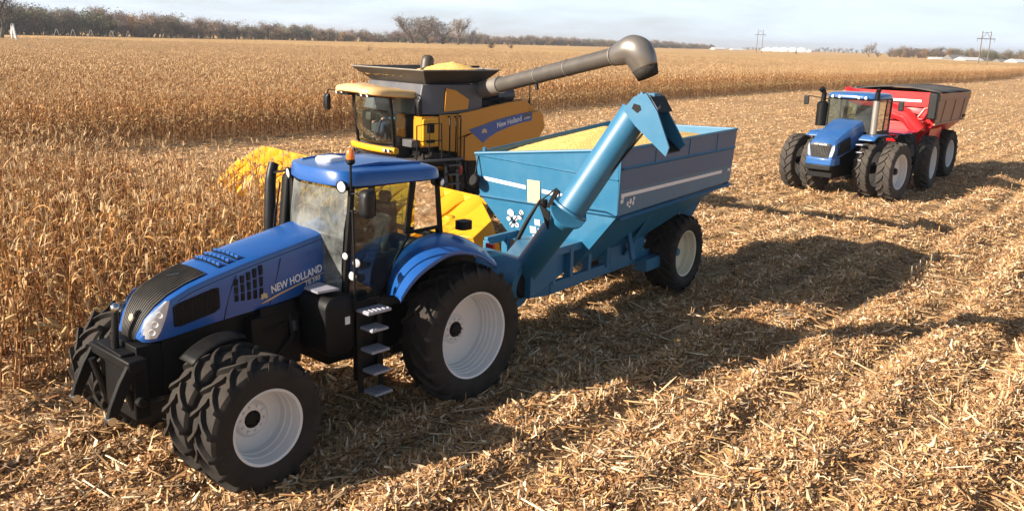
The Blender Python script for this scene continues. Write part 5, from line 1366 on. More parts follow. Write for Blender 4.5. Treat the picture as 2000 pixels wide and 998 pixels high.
def blades(P, size, colf=1.0, flat=.27, lmul=1.0):
    """curved strips of husk and leaf"""
    n = len(P); S = 3
    ang = rng.uniform(0, 2 * np.pi, n); ln = size * lmul * rng.lognormal(-2.72, .5, n).clip(.03, .26); w = size * rng.uniform(.005, .020, n) * (1 + .5 * (lmul - 1))
    el = np.radians(np.abs(rng.normal(0, 26 * flat * 2, n)).clip(0, 80)); cu = rng.normal(.6, 1.7, n); yaw = rng.normal(0, 1.6, n)
    z0 = gheight(P[:, 0], P[:, 1]) + rng.uniform(.0, .05, n) * np.minimum(size, 1.6)
    tw = rng.uniform(-1.2, 1.2, n)
    pos = np.stack([P[:, 0], P[:, 1], z0], -1); V = np.zeros((n, S, 2, 3))
    prof = np.array([.6, 1, .3])
    p = pos.copy()
    for s in range(S):
        e = el - cu * s / (S - 1) * .9; y = ang + yaw * s / (S - 1)
        d = np.stack([np.cos(e) * np.cos(y), np.cos(e) * np.sin(y), np.sin(e)], -1)
        sd = np.stack([-np.sin(y), np.cos(y), np.zeros(n)], -1); up = np.cross(d, sd)
        t = tw * (.4 + .6 * s / (S - 1)); a = sd * np.cos(t)[:, None] + up * np.sin(t)[:, None]
        V[:, s, 0] = p - a * (w * prof[s])[:, None]; V[:, s, 1] = p + a * (w * prof[s])[:, None]
        p = p + d * (ln / (S - 1))[:, None]
    V[..., 2] = np.maximum(V[..., 2], (z0 - .02)[:, None, None])
    nn = P @ rn_; aa = P @ ru; fur = np.cos((nn + (vnoise(aa, nn, .12, 13) - .5) * .9) / 1.524 * 2 * np.pi)
    soiled = np.where(rng.uniform(0, 1, n) < .45 * (fur < -.45), .52, 1.0)
    c = PAL[rng.choice(len(PAL), n, p=PW / PW.sum())] * rng.uniform(.72, 1.18, (n, 1)) * colf * soiled[:, None] * np.array((1.14, 1.07, 1.06))
    C = np.repeat(c[:, None], S * 2, 1) 
    base = np.arange(n)[:, None, None] * (S * 2)
    q = np.array([[2 * s, 2 * s + 1, 2 * s + 3, 2 * s + 2] for s in range(S - 1)])[None]
    return V.reshape(-1, 3), (base + q).reshape(-1, 4), C.reshape(-1, 3)
def sticks(P, size, stand=False, hgt=(.08, .22)):
    """pieces of stalk, lying or still rooted"""
    n = len(P); K = 4
    if stand:
        el = np.radians(rng.uniform(62, 95, n)); ln = rng.uniform(*hgt, n) * size
    else:
        el = np.radians(np.abs(rng.normal(0, 9, n))); ln = size * rng.uniform(.12, .45, n)
    ang = rng.uniform(0, 2 * np.pi, n); r = rng.uniform(.007, .013, n) * size
    d = np.stack([np.cos(el) * np.cos(ang), np.cos(el) * np.sin(ang), np.sin(el)], -1)
    sd = np.stack([-np.sin(ang), np.cos(ang), np.zeros(n)], -1); up = np.cross(d, sd)
    p0 = np.stack([P[:, 0], P[:, 1], gheight(P[:, 0], P[:, 1]) + (-.02 if stand else .02)], -1); p1 = p0 + d * ln[:, None]
    V = np.zeros((n, 2, K, 3))
    for k in range(K):
        t = 2 * np.pi * k / K; o = (sd * np.cos(t) + up * np.sin(t)) * r[:, None]
        V[:, 0, k] = p0 + o; V[:, 1, k] = p1 + o
    c = PAL[rng.choice(len(PAL), n, p=PW / PW.sum())] * rng.uniform(.8, 1.15, (n, 1))
    C = np.repeat(c[:, None], 2 * K, 1)
    q = np.array([[k, (k + 1) % K, K + (k + 1) % K, K + k] for k in range(K)] + [[K, K + 1, K + 2, K + 3]])[None]
    return V.reshape(-1, 3), (np.arange(n)[:, None, None] * 2 * K + q).reshape(-1, 4), C.reshape(-1, 3)
def merge(parts):
    o = 0; V = []; F = []; C = []
    for v, f, c in parts:
        V.append(v); F.append(f + o); C.append(c); o += len(v)
    return np.concatenate(V), np.concatenate(F), np.concatenate(C)
parts = []
rings = [(6.5, 9, 2600, 1.0), (9, 12, 2300, 1.0), (12, 16, 1600, 1.05), (16, 22, 900, 1.15), (22, 30, 440, 1.3), (30, 42, 150, 1.5), (42, 60, 80, 1.6), (60, 85, 34, 1.8), (85, 120, 14, 2.0), (120, 180, 5, 2.6), (180, 280, 2, 3.4)]
for r0, r1, dn, sz in rings:
    P = scatter_positions(r0, r1, dn)
    a = P @ ru; n = P @ rn_
    keep = ~far_corn(P[:, 0], P[:, 1])
    wob2 = (vnoise(a, n, .12, 13) - .5) * .9
    clump = .42 + .9 * vnoise(a, n, .8, 21) * vnoise(a * .3, n, 1.0, 22) * 2.0 + .16 * np.cos(n / .762 * 2 * np.pi) + .46 * np.cos((n + wob2) / 1.524 * 2 * np.pi)
    keep &= rng.uniform(0, 1, len(P)) < clump.clip(.10, 1)
    P = P[keep]
    parts.append(blades(P, sz))
    k = rng.uniform(0, 1, len(P)) < .07
    parts.append(blades(P[k], sz, 1.08, .34, 1.7 if r0 < 20 else 1.2))
    Q = scatter_positions(r0, r1, dn * .018); Q = Q[~far_corn(Q[:, 0], Q[:, 1])]
    parts.append(sticks(Q, min(sz, 1.2)))
    # upstanding tufts along the rows
    Q = scatter_positions(r0, r1, dn * .05); n = Q @ rn_; a = Q @ ru
    ph = np.abs((n / .762 + .5) % 1 - .5); k = (ph < .13) & (vnoise(a, n, .6, 31) > .38) & ~far_corn(Q[:, 0], Q[:, 1])
    parts.append(blades(Q[k], min(sz, 1.4), 1.0, .8, 1.1)); 
    kk = k & (rng.uniform(0, 1, len(Q)) < .35)
    parts.append(sticks(Q[kk], min(sz, 1.3), True))
v, f, c = merge(parts)
me = bpy.data.meshes.new('corn_residue'); np_mesh(me, v, f, c)
M['residue'] = plant_mat('dry corn residue', trans=.22)
me.materials.append(M['residue'])
ro = bpy.data.objects.new('corn_residue', me); COL.objects.link(ro)
tag(ro, 'chopped husks, leaves and stalks strewn over the stubble', None, None, 'stuff')
print('residue faces', len(f))
# ------------------------------------------------------------------ standing corn, dry and brown
CPAL = np.array([(0.467, 0.239, 0.084), (0.593, 0.336, 0.131), (0.331, 0.146, 0.049), (0.707, 0.456, 0.217), (0.524, 0.268, 0.091), (0.228, 0.097, 0.039), (0.752, 0.513, 0.274), (0.388, 0.171, 0.059)])
def corn_plant(rg, hi=True, H=None):
    """one dry plant: bent stalk, curling leaves, a drooping ear, a ragged tassel; returns verts, quads, colours"""
    H = H or rg.uniform(1.95, 2.45)
    V = []; F = []; C = []
    def add(v, f, c):
        o = len(V); V.extend(v); F.extend([tuple(i + o for i in q) for q in f]); C.extend([tuple(c)] * len(v))
    lean = rg.normal(0, .05, 2); bend = rg.normal(0, .07, 2)
    def at(t): return np.array([lean[0] * H * t + bend[0] * H * t * t, lean[1] * H * t + bend[1] * H * t * t, H * t])
    K = 5 if hi else 3; ns = 5 if hi else 2
    base = CPAL[rg.integers(len(CPAL))]; sc = base * rg.uniform(.65, .95)
    vs = []; fs = []
    for i in range(ns + 1):
        p = at(i / ns); r = .014 * (1 - .72 * i / ns)
        for k in range(K): vs.append((p[0] + r * math.cos(2 * PI * k / K), p[1] + r * math.sin(2 * PI * k / K), p[2]))
    for i in range(ns):
        for k in range(K): fs.append((i * K + k, i * K + (k + 1) % K, (i + 1) * K + (k + 1) % K, (i + 1) * K + k))
    add(vs, fs, sc)
    nl = rg.integers(11, 16) if hi else 8
    pa = rg.uniform(0, 2 * PI)
    for i in range(nl):
        t = .10 + .80 * (i + rg.uniform(-.3, .3)) / nl
        p = at(max(.03, t)); az = pa + (PI if i % 2 else 0) + rg.normal(0, .5)
        ln = rg.uniform(.28, .58) * (1.1 - .35 * abs(t - .5)); w = rg.uniform(.011, .026) * (1 if hi else 1.4)
        el = rg.uniform(.5, 1.45); dr = rg.uniform(2.0, 4.2)          # start angle, total droop
        S = 5 if hi else 3
        vs = []; tw = rg.normal(0, 1.0); yw = rg.normal(0, .9)
        q = p.copy()
        for s in range(S + 1):
            u = s / S; e = max(el - dr * 1.25 * u, -1.42 + .25 * math.sin(tw)); y = az + yw * u
            d = np.array([math.cos(e) * math.cos(y), math.cos(e) * math.sin(y), math.sin(e)])
            sd = np.array([-math.sin(y), math.cos(y), 0]); up = np.cross(d, sd); a = sd * math.cos(tw * u) + up * math.sin(tw * u)
            ww = w * (.6 + .9 * u if u < .3 else 1.0 - .85 * (u - .3) / .7)
            vs += [tuple(q - a * ww), tuple(q + a * ww)]
            q = q + d * ln / S
            if q[2] < .03: q[2] = .03
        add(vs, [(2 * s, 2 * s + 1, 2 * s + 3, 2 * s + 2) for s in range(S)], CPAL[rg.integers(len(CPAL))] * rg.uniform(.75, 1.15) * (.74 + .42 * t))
    # ear in its pale husk, hanging
    t = rg.uniform(.40, .52); p = at(t); az = rg.uniform(0, 2 * PI); e = rg.uniform(-1.3, .6)
    d = np.array([math.cos(e) * math.cos(az), math.cos(e) * math.sin(az), math.sin(e)]); sd = np.array([-math.sin(az), math.cos(az), 0]); up = np.cross(d, sd)
    K = 6 if hi else 4; prof = [(0, .012), (.06, .030), (.15, .032), (.24, .018), (.28, .004)] if hi else [(0, .012), (.12, .034), (.27, .006)]
    vs = []; 
    for L_, r in prof:
        for k in range(K): vs.append(tuple(p + d * L_ + (sd * math.cos(2 * PI * k / K) + up * math.sin(2 * PI * k / K)) * r))
    add(vs, [(i * K + k, i * K + (k + 1) % K, (i + 1) * K + (k + 1) % K, (i + 1) * K + k) for i in range(len(prof) - 1) for k in range(K)], np.array((.60, .42, .20)) * rg.uniform(.8, 1.15))
    # tassel
    top = at(1.0)
    for k in range(6 if hi else 4):
        az = rg.uniform(0, 2 * PI); e = rg.uniform(.4, 1.5); ln = rg.uniform(.12, .28)
        d = np.array([math.cos(e) * math.cos(az), math.cos(e) * math.sin(az), math.sin(e)]); sd = np.array([-math.sin(az), math.cos(az), 0]) * (.007 if hi else .012)
        m_ = top + d * ln * .6; en = top + d * ln + np.array([0, 0, -.05])
        add([tuple(top - sd), tuple(top + sd), tuple(m_ + sd), tuple(m_ - sd), tuple(en + sd * .4), tuple(en - sd * .4)], [(0, 1, 2, 3), (3, 2, 4, 5)], np.array((.66, .46, .25)) * rg.uniform(.8, 1.15))
    return np.array(V), np.array(F), np.array(C)
M['corn'] = plant_mat('dry corn plant', trans=.20, objvar=.16)
def plants_mesh(name, rg, n_along, n_rows, hi, step=.19, row=.762):
    Vs, Fs, Cs = [], [], []; o = 0
    for j in range(n_rows):
        for i in range(n_along):
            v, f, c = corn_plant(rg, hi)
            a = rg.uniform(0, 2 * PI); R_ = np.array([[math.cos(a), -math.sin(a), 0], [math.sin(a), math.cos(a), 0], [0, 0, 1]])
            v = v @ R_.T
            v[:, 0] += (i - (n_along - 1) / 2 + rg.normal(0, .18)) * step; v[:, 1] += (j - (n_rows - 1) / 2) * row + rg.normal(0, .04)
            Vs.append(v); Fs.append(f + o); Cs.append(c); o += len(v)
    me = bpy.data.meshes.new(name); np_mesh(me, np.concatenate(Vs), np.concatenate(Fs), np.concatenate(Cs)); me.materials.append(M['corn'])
    return me
rgc = np.random.default_rng(5)
def src_collection(name, meshes):
    c = bpy.data.collections.new(name)
    for m_ in meshes:
        o = bpy.data.objects.new(m_.name, m_); c.objects.link(o)
    return c
def instancer(name, pts, rot, scl, idx, coll, mat=None):
    """one object that repeats the plants of a collection at its points"""
    me = bpy.data.meshes.new(name)
    me.vertices.add(len(pts)); me.vertices.foreach_set('co', np.ascontiguousarray(pts, np.float32).ravel())
    for nm, ty, arr in (('rot', 'FLOAT', rot), ('scl', 'FLOAT', scl), ('idx', 'INT', idx)):
        a = me.attributes.new(nm, ty, 'POINT'); a.data.foreach_set('value', np.ascontiguousarray(arr, np.int32 if ty == 'INT' else np.float32))
    o = bpy.data.objects.new(name, me); COL.objects.link(o)
    ng = bpy.data.node_groups.new(name, 'GeometryNodeTree')
    ng.interface.new_socket('Geometry', in_out='INPUT', socket_type='NodeSocketGeometry'); ng.interface.new_socket('Geometry', in_out='OUTPUT', socket_type='NodeSocketGeometry')
    gi = ng.nodes.new('NodeGroupInput'); go = ng.nodes.new('NodeGroupOutput')
    ci = ng.nodes.new('GeometryNodeCollectionInfo'); ci.inputs[0].default_value = coll; ci.inputs['Separate Children'].default_value = True; ci.inputs['Reset Children'].default_value = True
    ip = ng.nodes.new('GeometryNodeInstanceOnPoints'); ip.inputs['Pick Instance'].default_value = True
    def na(nm, ty):
        a = ng.nodes.new('GeometryNodeInputNamedAttribute'); a.data_type = ty; a.inputs['Name'].default_value = nm; return a.outputs['Attribute']
    cx = ng.nodes.new('ShaderNodeCombineXYZ')
    L = ng.links.new
    L(gi.outputs[0], ip.inputs['Points']); L(ci.outputs[0], ip.inputs['Instance']); L(na('idx', 'INT'), ip.inputs['Instance Index'])
    L(na('rot', 'FLOAT'), cx.inputs['Z']); L(cx.outputs[0], ip.inputs['Rotation']); L(na('scl', 'FLOAT'), ip.inputs['Scale'])
    L(ip.outputs[0], go.inputs[0])
    md = o.modifiers.new('plants', 'NODES'); md.node_group = ng
    return o
# rows: (n across, a along) -> world
def rowpt(n, a): return np.stack([a * ru[0] + n * rn_[0], a * ru[1] + n * rn_[1]], -1)
seg_hi = [plants_mesh('corn_row_piece', rgc, 5, 1, True) for _ in range(7)]
seg_lo = [plants_mesh('corn_row_piece', rgc, 5, 1, False, .2) for _ in range(6)]
clump = [plants_mesh('corn_clump', rgc, 11, 4, False, .21) for _ in range(4)]
def half_view(x, y, lim=38): return (np.degrees(np.abs(np.arctan2(x, np.maximum(y, .01)))) < lim) & (y > 0)
# individual plants: the rows nearest to the viewer along the edge of the standing block and its first rows
single = [plants_mesh('corn_plant', rgc, 1, 1, True) for _ in range(12)]
cand = []
for r_ in range(0, 9):
    n = NB0 + .1 + r_ * .762
    for a in np.arange(-6, 15.8, .17):
        aa = a + rgc.normal(0, .03); nn = n + rgc.normal(0, .03)
        if not block(np.array(nn), np.array(aa)): continue
        p = rowpt(nn, aa)
        ang = math.degrees(math.atan2(p[0], p[1]))
        d = math.hypot(*p)
        if -37 < ang and p[1] > 4: cand.append((d, p[0], p[1], r_))
cand.sort()
near = cand[:300]; rest = cand[300:]
# straggling plants left standing on the run-over ground beyond the strip
for n_, a_ in zip(rgc.uniform(19.0, 33, 4200), rgc.uniform(-16, 12.6, 4200)):
    if rgc.uniform() < (.95 if n_ < 23.5 else .55 if n_ < 27 else .22):
        p = rowpt(n_, a_); rest.append((math.hypot(*p), p[0], p[1], 20))
# a few stalks between the header snouts
for n_, a_ in zip(rgc.uniform(15.4, 18, 12), rgc.uniform(13.8, 14.4, 12)):
    p = rowpt(n_, a_); rest.append((math.hypot(*p), p[0], p[1], 20))
for i, (d, x, y, r_) in enumerate(near):
    o = bpy.data.objects.new('corn_plant', single[i % 12]); COL.objects.link(o)
    o.location = (x, y, float(gheight(np.array(x), np.array(y)))); o.rotation_euler = (rgc.normal(0, .05), rgc.normal(0, .05), rgc.uniform(0, 2 * PI)); s = rgc.uniform(.88, 1.08); o.scale = (s, s, s)
    tag(o, 'dry brown corn plant standing near the front edge of the uncut strip beside the tractor', 'corn plant', 'corn plants along the uncut strip')
coll_single = src_collection('single plants', [plants_mesh('corn_plant_far', rgc, 1, 1, True) for _ in range(8)])
rp = np.array([(x, y, float(gheight(np.array(x), np.array(y)))) for d, x, y, r_ in rest])
b_ = instancer('standing_corn', rp, rgc.uniform(0, 2 * PI, len(rp)), rgc.uniform(.88, 1.08, len(rp)), rgc.integers(0, 8, len(rp)), coll_single)
tag(b_, 'dry uncut corn in the strip behind the front rows', None, None, 'stuff')
# ---- the big uncut field beyond
def field_points(dmin, dmax, step_a, step_n, lim=50):
    A, N = np.meshgrid(np.arange(-80, 420, step_a), np.arange(-140, 400, step_n), indexing='ij')
    A = A.ravel() + rgc.normal(0, step_a * .08, A.size); N = N.ravel() + rgc.normal(0, .04, N.size)
    P = rowpt(N, A); d = np.hypot(P[:, 0], P[:, 1])
    k = (d >= dmin) & (d < dmax) & far_corn(P[:, 0] + .6, P[:, 1]) & half_view(P[:, 0], P[:, 1], lim)
    return P[k]
def make_field(P, coll, nvar, smin, smax, name, zoff=-.03):
    n = len(P); pts = np.concatenate([P, np.full((n, 1), zoff)], 1)
    rot = ROW + np.where(rgc.uniform(0, 1, n) < .5, 0, PI)
    o = instancer(name, pts, rot, rgc.uniform(smin, smax, n), rgc.integers(0, nvar, n), coll)
    tag(o, 'tall dry corn of the uncut field reaching to the trees', None, None, 'stuff'); print(name, n); return o
c_hi = src_collection('row pieces fine', seg_hi); c_lo = src_collection('row pieces', seg_lo); c_cl = src_collection('clumps', clump)
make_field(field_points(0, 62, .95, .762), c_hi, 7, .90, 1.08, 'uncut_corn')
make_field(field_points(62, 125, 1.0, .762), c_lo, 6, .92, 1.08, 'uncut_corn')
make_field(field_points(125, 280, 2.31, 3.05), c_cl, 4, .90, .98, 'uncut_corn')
# canopy of the field farther off than plants can be told apart
def canopy_mat():
    m, nt, out = new_mat('far corn canopy')
    L = nt.links.new
    ge = nt.nodes.new('ShaderNodeNewGeometry')
    n1 = noise(nt, .9, 6, .75, ge.outputs['Position']); n2 = noise(nt, .03, 4, .6, ge.outputs['Position'])
    r = ramp(nt, n1.outputs['Fac'], [(.3, (.36, .20, .085)), (.5, (.56, .36, .165)), (.72, (.70, .50, .27))])
    r2 = ramp(nt, n2.outputs['Fac'], [(.35, (.82, .80, .78)), (.65, (1.08, 1.06, 1.0))])
    mm = nt.nodes.new('ShaderNodeMix'); mm.data_type = 'RGBA'; mm.blend_type = 'MULTIPLY'; mm.inputs[0].default_value = 1
    L(r.outputs[0], mm.inputs[6]); L(r2.outputs[0], mm.inputs[7])
    b = nd(nt, 'ShaderNodeBsdfPrincipled', Roughness=.9); b.inputs['Specular IOR Level'].default_value = .1
    L(mm.outputs[2], b.inputs['Base Color'])
    bp = nd(nt, 'ShaderNodeBump', Strength=1, Distance=.5); L(n1.outputs['Fac'], bp.inputs['Height']); L(bp.outputs[0], b.inputs['Normal'])
    L(b.outputs[0], out.inputs[0]); return m
M['canopy'] = canopy_mat()
def canopy(name, rows, mat):
    """rows of (list of x, y) from near to far"""
    Vv = []; Ff = []
    for xs, y in rows:
        for x in xs: Vv.append((x, y, 2.32))
    n = len(rows[0][0])
    for i in range(len(rows) - 1):
        for j in range(n - 1): Ff.append((i * n + j, i * n + j + 1, (i + 1) * n + j + 1, (i + 1) * n + j))
    # body down to the ground along the outer edge
    b0 = len(Vv)
    for i, (xs, y) in enumerate(rows): Vv.append((xs[-1], y, 0))
    for i in range(len(rows) - 1): Ff.append((i * n + n - 1, b0 + i, b0 + i + 1, (i + 1) * n + n - 1))
    b1 = len(Vv)
    for x in rows[0][0]: Vv.append((x, rows[0][1], 0))
    for j in range(n - 1): Ff.append((j, b1 + j, b1 + j + 1, j + 1))
    o = MB().add(Vv, Ff).build(name, mat, None, 0)
    tag(o, 'far part of the uncut corn field, one tan sheet of tops', None, None, 'stuff'); return o
rows = []
for y in list(np.geomspace(262, 2600, 28)):
    xr = float(np.interp(y, FE[:, 1], FE[:, 0])) if y > 0 else 0
    rows.append(([lerp(-y * 1.1 - 80, min(xr, y * .72), t) for t in np.linspace(0, 1, 24)], y))
canopy('far_corn', rows, M['canopy'])
# ------------------------------------------------------------------ trees
M['bark'] = paint('grey brown bark', (.085, .066, .052), .9, 0, 0, 0, var=.3, scale=3)
M['crown'] = plant_mat('autumn crown', trans=.15, rough=.9, objvar=.12)
TPAL = np.array([(.22, .165, .13), (.27, .19, .135), (.19, .16, .13), (.15, .155, .095), (.30, .19, .11), (.22, .16, .145), (.16, .155, .11)])
def tree_parts(rg, H, W_, leafy, pal, ntw=700, low=.36):
    """trunk with forking limbs, and a crown of twigs and leaf clumps through its volume"""
    tb = MB(); tips = []
    def limb(p, d, L_, r, k):
        pts = [p]; q = p.copy(); dd = d.copy()
        for i in range(3):
            dd = (dd + rg.normal(0, .16, 3)); dd[2] += .06; dd /= np.linalg.norm(dd); q = q + dd * L_ / 3; pts.append(q.copy())
        tb.tube([tuple(x) for x in pts], [r, r * .85, r * .7, r * .5], 6 if k == 0 else 4)
        tips.append((pts[2], L_)); tips.append((pts[3], L_))
        if k < 3:
            for j in range(rg.integers(2, 5)):
                e = rg.normal(0, .62, 3); e[2] = abs(e[2]) * .5; nd_ = dd + e; nd_ /= np.linalg.norm(nd_)
                limb(pts[1 + j % 3] if k else pts[3 - (j % 2)], nd_, L_ * rg.uniform(.55, .8), r * .55, k + 1)
    limb(np.array([0, 0, -.2]), np.array([rg.normal(0, .05), rg.normal(0, .05), 1.0]), H * low, H * .022, 0)
    T = np.array([t[0] for t in tips]); mx = np.abs(T[:, :2]).max(); sc = np.array([W_ / 2 / max(mx, .1), W_ / 2 / max(mx, .1), H * .93 / T[:, 2].max()])
    tb.v = [(x * sc[0], y * sc[1], z * sc[2]) for x, y, z in tb.v]; T = T * sc
    T = T[T[:, 2] > H * (.22 if low > .3 else .10)]
    n = ntw; c = T[rg.integers(len(T), size=n)] + rg.normal(0, 1, (n, 3)) * np.array([W_ * .07, W_ * .07, H * .05])
    if low < .3:      # a full fan of twigs from low down, denser towards the rim
        k = rg.uniform(0, 1, n) < .65
        th = rg.uniform(0, 2 * np.pi, n); rr = rg.uniform(.25, 1, n) ** .6; ph = rg.uniform(-.25, 1.35, n)
        e = np.stack([np.cos(th) * np.cos(ph) * rr * W_ * .48, np.sin(th) * np.cos(ph) * rr * W_ * .48, H * (.46 + .50 * np.sin(ph) * rr)], -1)
        c = np.where(k[:, None], e, c)
    d = rg.normal(0, 1, (n, 3)); d[:, 2] = np.abs(d[:, 2]) * (1.3 if not leafy else .6); d /= np.linalg.norm(d, axis=1)[:, None]
    s = np.cross(d, rg.normal(0, 1, (n, 3))); s /= np.linalg.norm(s, axis=1)[:, None]
    ln = H * rg.uniform(.03, .075, n) * (1.2 if not leafy else .9); w = H * (.0035 if not leafy else .010) * rg.uniform(.7, 1.6, n)
    V = np.stack([c - s * w[:, None], c + s * w[:, None], c + d * ln[:, None] + s * w[:, None] * .5, c + d * ln[:, None] - s * w[:, None] * .5], 1).reshape(-1, 3)
    F = np.arange(n * 4).reshape(-1, 4)
    C = pal * rg.uniform(.6, 1.35, (n, 1)); C = np.repeat(C, 4, 0)
    return tb, V, F, C
rgt = np.random.default_rng(21)
def place(px, dist):
    """ground point seen in picture column px (2000 wide) at a distance"""
    az = math.atan2((px - 1000) / 1731.6, math.cos(R(13.56)) + .055)
    return dist * math.sin(az), dist * math.cos(az)
def tree(px, dist, H, W_, label, leafy=False, pal=(.10, .08, .06), group=None, ntw=900):
    x, y = place(px, dist)
    t = thing('tree', label, 'tree', (x, y, 0), 0, group)
    tb, V, F, C = tree_parts(rgt, H, W_, leafy, np.array(pal), ntw, .20 if ntw > 1000 else .36)
    tb.build('trunk', M['bark'], t, 50)
    me = bpy.data.meshes.new('crown'); np_mesh(me, V, F, C, False); me.materials.append(M['crown'])
    c = bpy.data.objects.new('crown', me); COL.objects.link(c); c.parent = t
    return t
# far-off wood along the horizon: one mass of many crowns
def wood(name, label, samples):
    Vs, Fs, Cs = [], [], []; o = 0
    kinds = []
    for k in range(9):
        leafy = k % 2 == 0
        tb, V, F, C = tree_parts(rgt, 10, 9.5, leafy, np.array((1, 1, 1.)), 620 if leafy else 760)
        tv = np.array(tb.v); tf = np.array([q for q in tb.f if len(q) == 4])
        kinds.append((np.concatenate([V, tv]), np.concatenate([F, tf + len(V)]), np.concatenate([C, np.full((len(tv), 3), .8)])))
    for px, dist, H in samples:
        v, f, c = kinds[rgt.integers(9)]
        x, y = place(px, dist); a = rgt.uniform(0, 6.28); s = H / 10
        R_ = np.array([[math.cos(a), -math.sin(a), 0], [math.sin(a), math.cos(a), 0], [0, 0, 1]])
        vv = (v @ R_.T) * np.array([s * rgt.uniform(.9, 1.25), s * rgt.uniform(.9, 1.25), s]) + np.array([x, y, 0])
        Vs.append(vv); Fs.append(f + o); Cs.append(c * TPAL[rgt.integers(len(TPAL))] * rgt.uniform(.8, 1.25)); o += len(v)
    me = bpy.data.meshes.new(name); np_mesh(me, np.concatenate(Vs), np.concatenate(Fs), np.concatenate(Cs), False); me.materials.append(M['crown'])
    ob = bpy.data.objects.new(name, me); COL.objects.link(ob); tag(ob, label, None, None, 'stuff'); return ob
S_ = []
# (picture columns, distance, tree height) along the line of the wood
line = [(-620, 330, 12.0), (-300, 330, 12.0), (-120, 330, 12.5), (0, 345, 11.5), (60, 350, 11.8), (140, 360, 10.8), (190, 365, 11.4), (260, 375, 10.6), (330, 390, 10.2), (400, 410, 10.4), (470, 430, 9.6), (540, 450, 9.8), (600, 470, 9.0), (680, 500, 8.2), (760, 540, 8.4), (800, 560, 9.4), (900, 620, 9.0), (950, 680, 8.2), (1000, 740, 8.6), (1060, 780, 9.6), (1120, 840, 9.4), (1170, 900, 9.0), (1230, 980, 9.6), (1290, 1060, 9.5), (1340, 1160, 9.2), (1380, 1300, 8.8)]
for (p0, d0, h0), (p1, d1, h1) in zip(line, line[1:]):
    n = max(3, int((p1 - p0) / 1731 * (d0 + d1) / 2 / 1.5))
    for i in range(n):
        u = (i + rgt.uniform(0, 1)) / n
        for q in range(3):
            S_.append((lerp(p0, p1, u) + rgt.normal(0, 2), lerp(d0, d1, u) + q * 11 + rgt.uniform(-4, 6), lerp(h0, h1, u) * rgt.uniform(.62, 1.12) * (.86 + .3 * float(vnoise(np.array(p0 + (p1 - p0) * u), np.array(3.0), .03, 4)))))
wood('distant_wood', 'long brown wood of bare and half bare trees along the horizon', S_)
S2 = []
line = [(1722, 620, 7.5), (1745, 600, 9.0), (1800, 580, 8.6), (1860, 560, 8.4), (1900, 540, 8.2), (1950, 520, 8.0), (2000, 500, 8.2), (2100, 480, 8.5)]
for (p0, d0, h0), (p1, d1, h1) in zip(line, line[1:]):
    n = max(3, int((p1 - p0) / 1731 * (d0 + d1) / 2 / 1.7))
    for i in range(n):
        u = (i + rgt.uniform(0, 1)) / n
        for q in range(2):
            S2.append((lerp(p0, p1, u), lerp(d0, d1, u) + q * 14, lerp(h0, h1, u) * rgt.uniform(.75, 1.08)))
for p, d, h in [(1580 + 9 * k, 1350, 8 + (k % 3)) for k in range(14)] + [(1440 + 8 * k, 1500, 7.5) for k in range(8)]: S2.append((p, d, h))
wood('distant_wood', 'brown shelter belt of trees behind the white houses on the horizon', S2)
# trees one can tell apart
tree(-14, 250, 15, 12, 'part of a tall bare tree cut off by the picture edge, beside the wood', pal=(.11, .09, .07))
tree(798, 505, 17.0, 21, 'tall bare rounded tree, first and widest of the grove rising out of the wood', pal=(.20, .155, .12), group='bare trees rising out of the wood', ntw=3600)
tree(826, 500, 17.5, 20, 'tall bare rounded tree in the middle of the grove rising out of the wood', pal=(.19, .15, .115), group='bare trees rising out of the wood', ntw=3600)
tree(851, 510, 15, 14, 'slimmer bare tree at the grove\'s edge beside the pale twin', pal=(.17, .14, .115), group='bare trees rising out of the wood', ntw=2200)
tree(882, 480, 16.5, 13, 'pale bare tree with an open rounded crown standing apart from the grove', pal=(.26, .21, .16), ntw=2200)
tree(908, 520, 12, 7, 'small dark bare tree between the pale tree and the low wood', pal=(.10, .085, .075), ntw=700)
tree(955, 330, 5.2, 5.0, 'low dark spreading tree alone in the corn in front of the wood', True, (.10, .072, .045), ntw=500)
tree(986, 345, 4.6, 3.0, 'small narrow tree alone in the corn, smaller neighbour of the spreading one', True, (.10, .078, .055), ntw=400)
tree(1688, 520, 10, 7, 'pale leafless tree alone on the open horizon by the red cart', False, (.24, .18, .13), ntw=900)
tree(1700, 526, 6, 4, 'short pale leafless tree close beside the taller lone one on the horizon', False, (.22, .17, .13), ntw=500)
tree(1543, 600, 6, 3.5, 'small bare tree standing in front of the white tanks', False, (.16, .13, .11), ntw=400)
tree(704, 190, 3.6, 2.2, 'thin weed tree poking out of the corn in front of the wood', False, (.22, .14, .08), ntw=250)
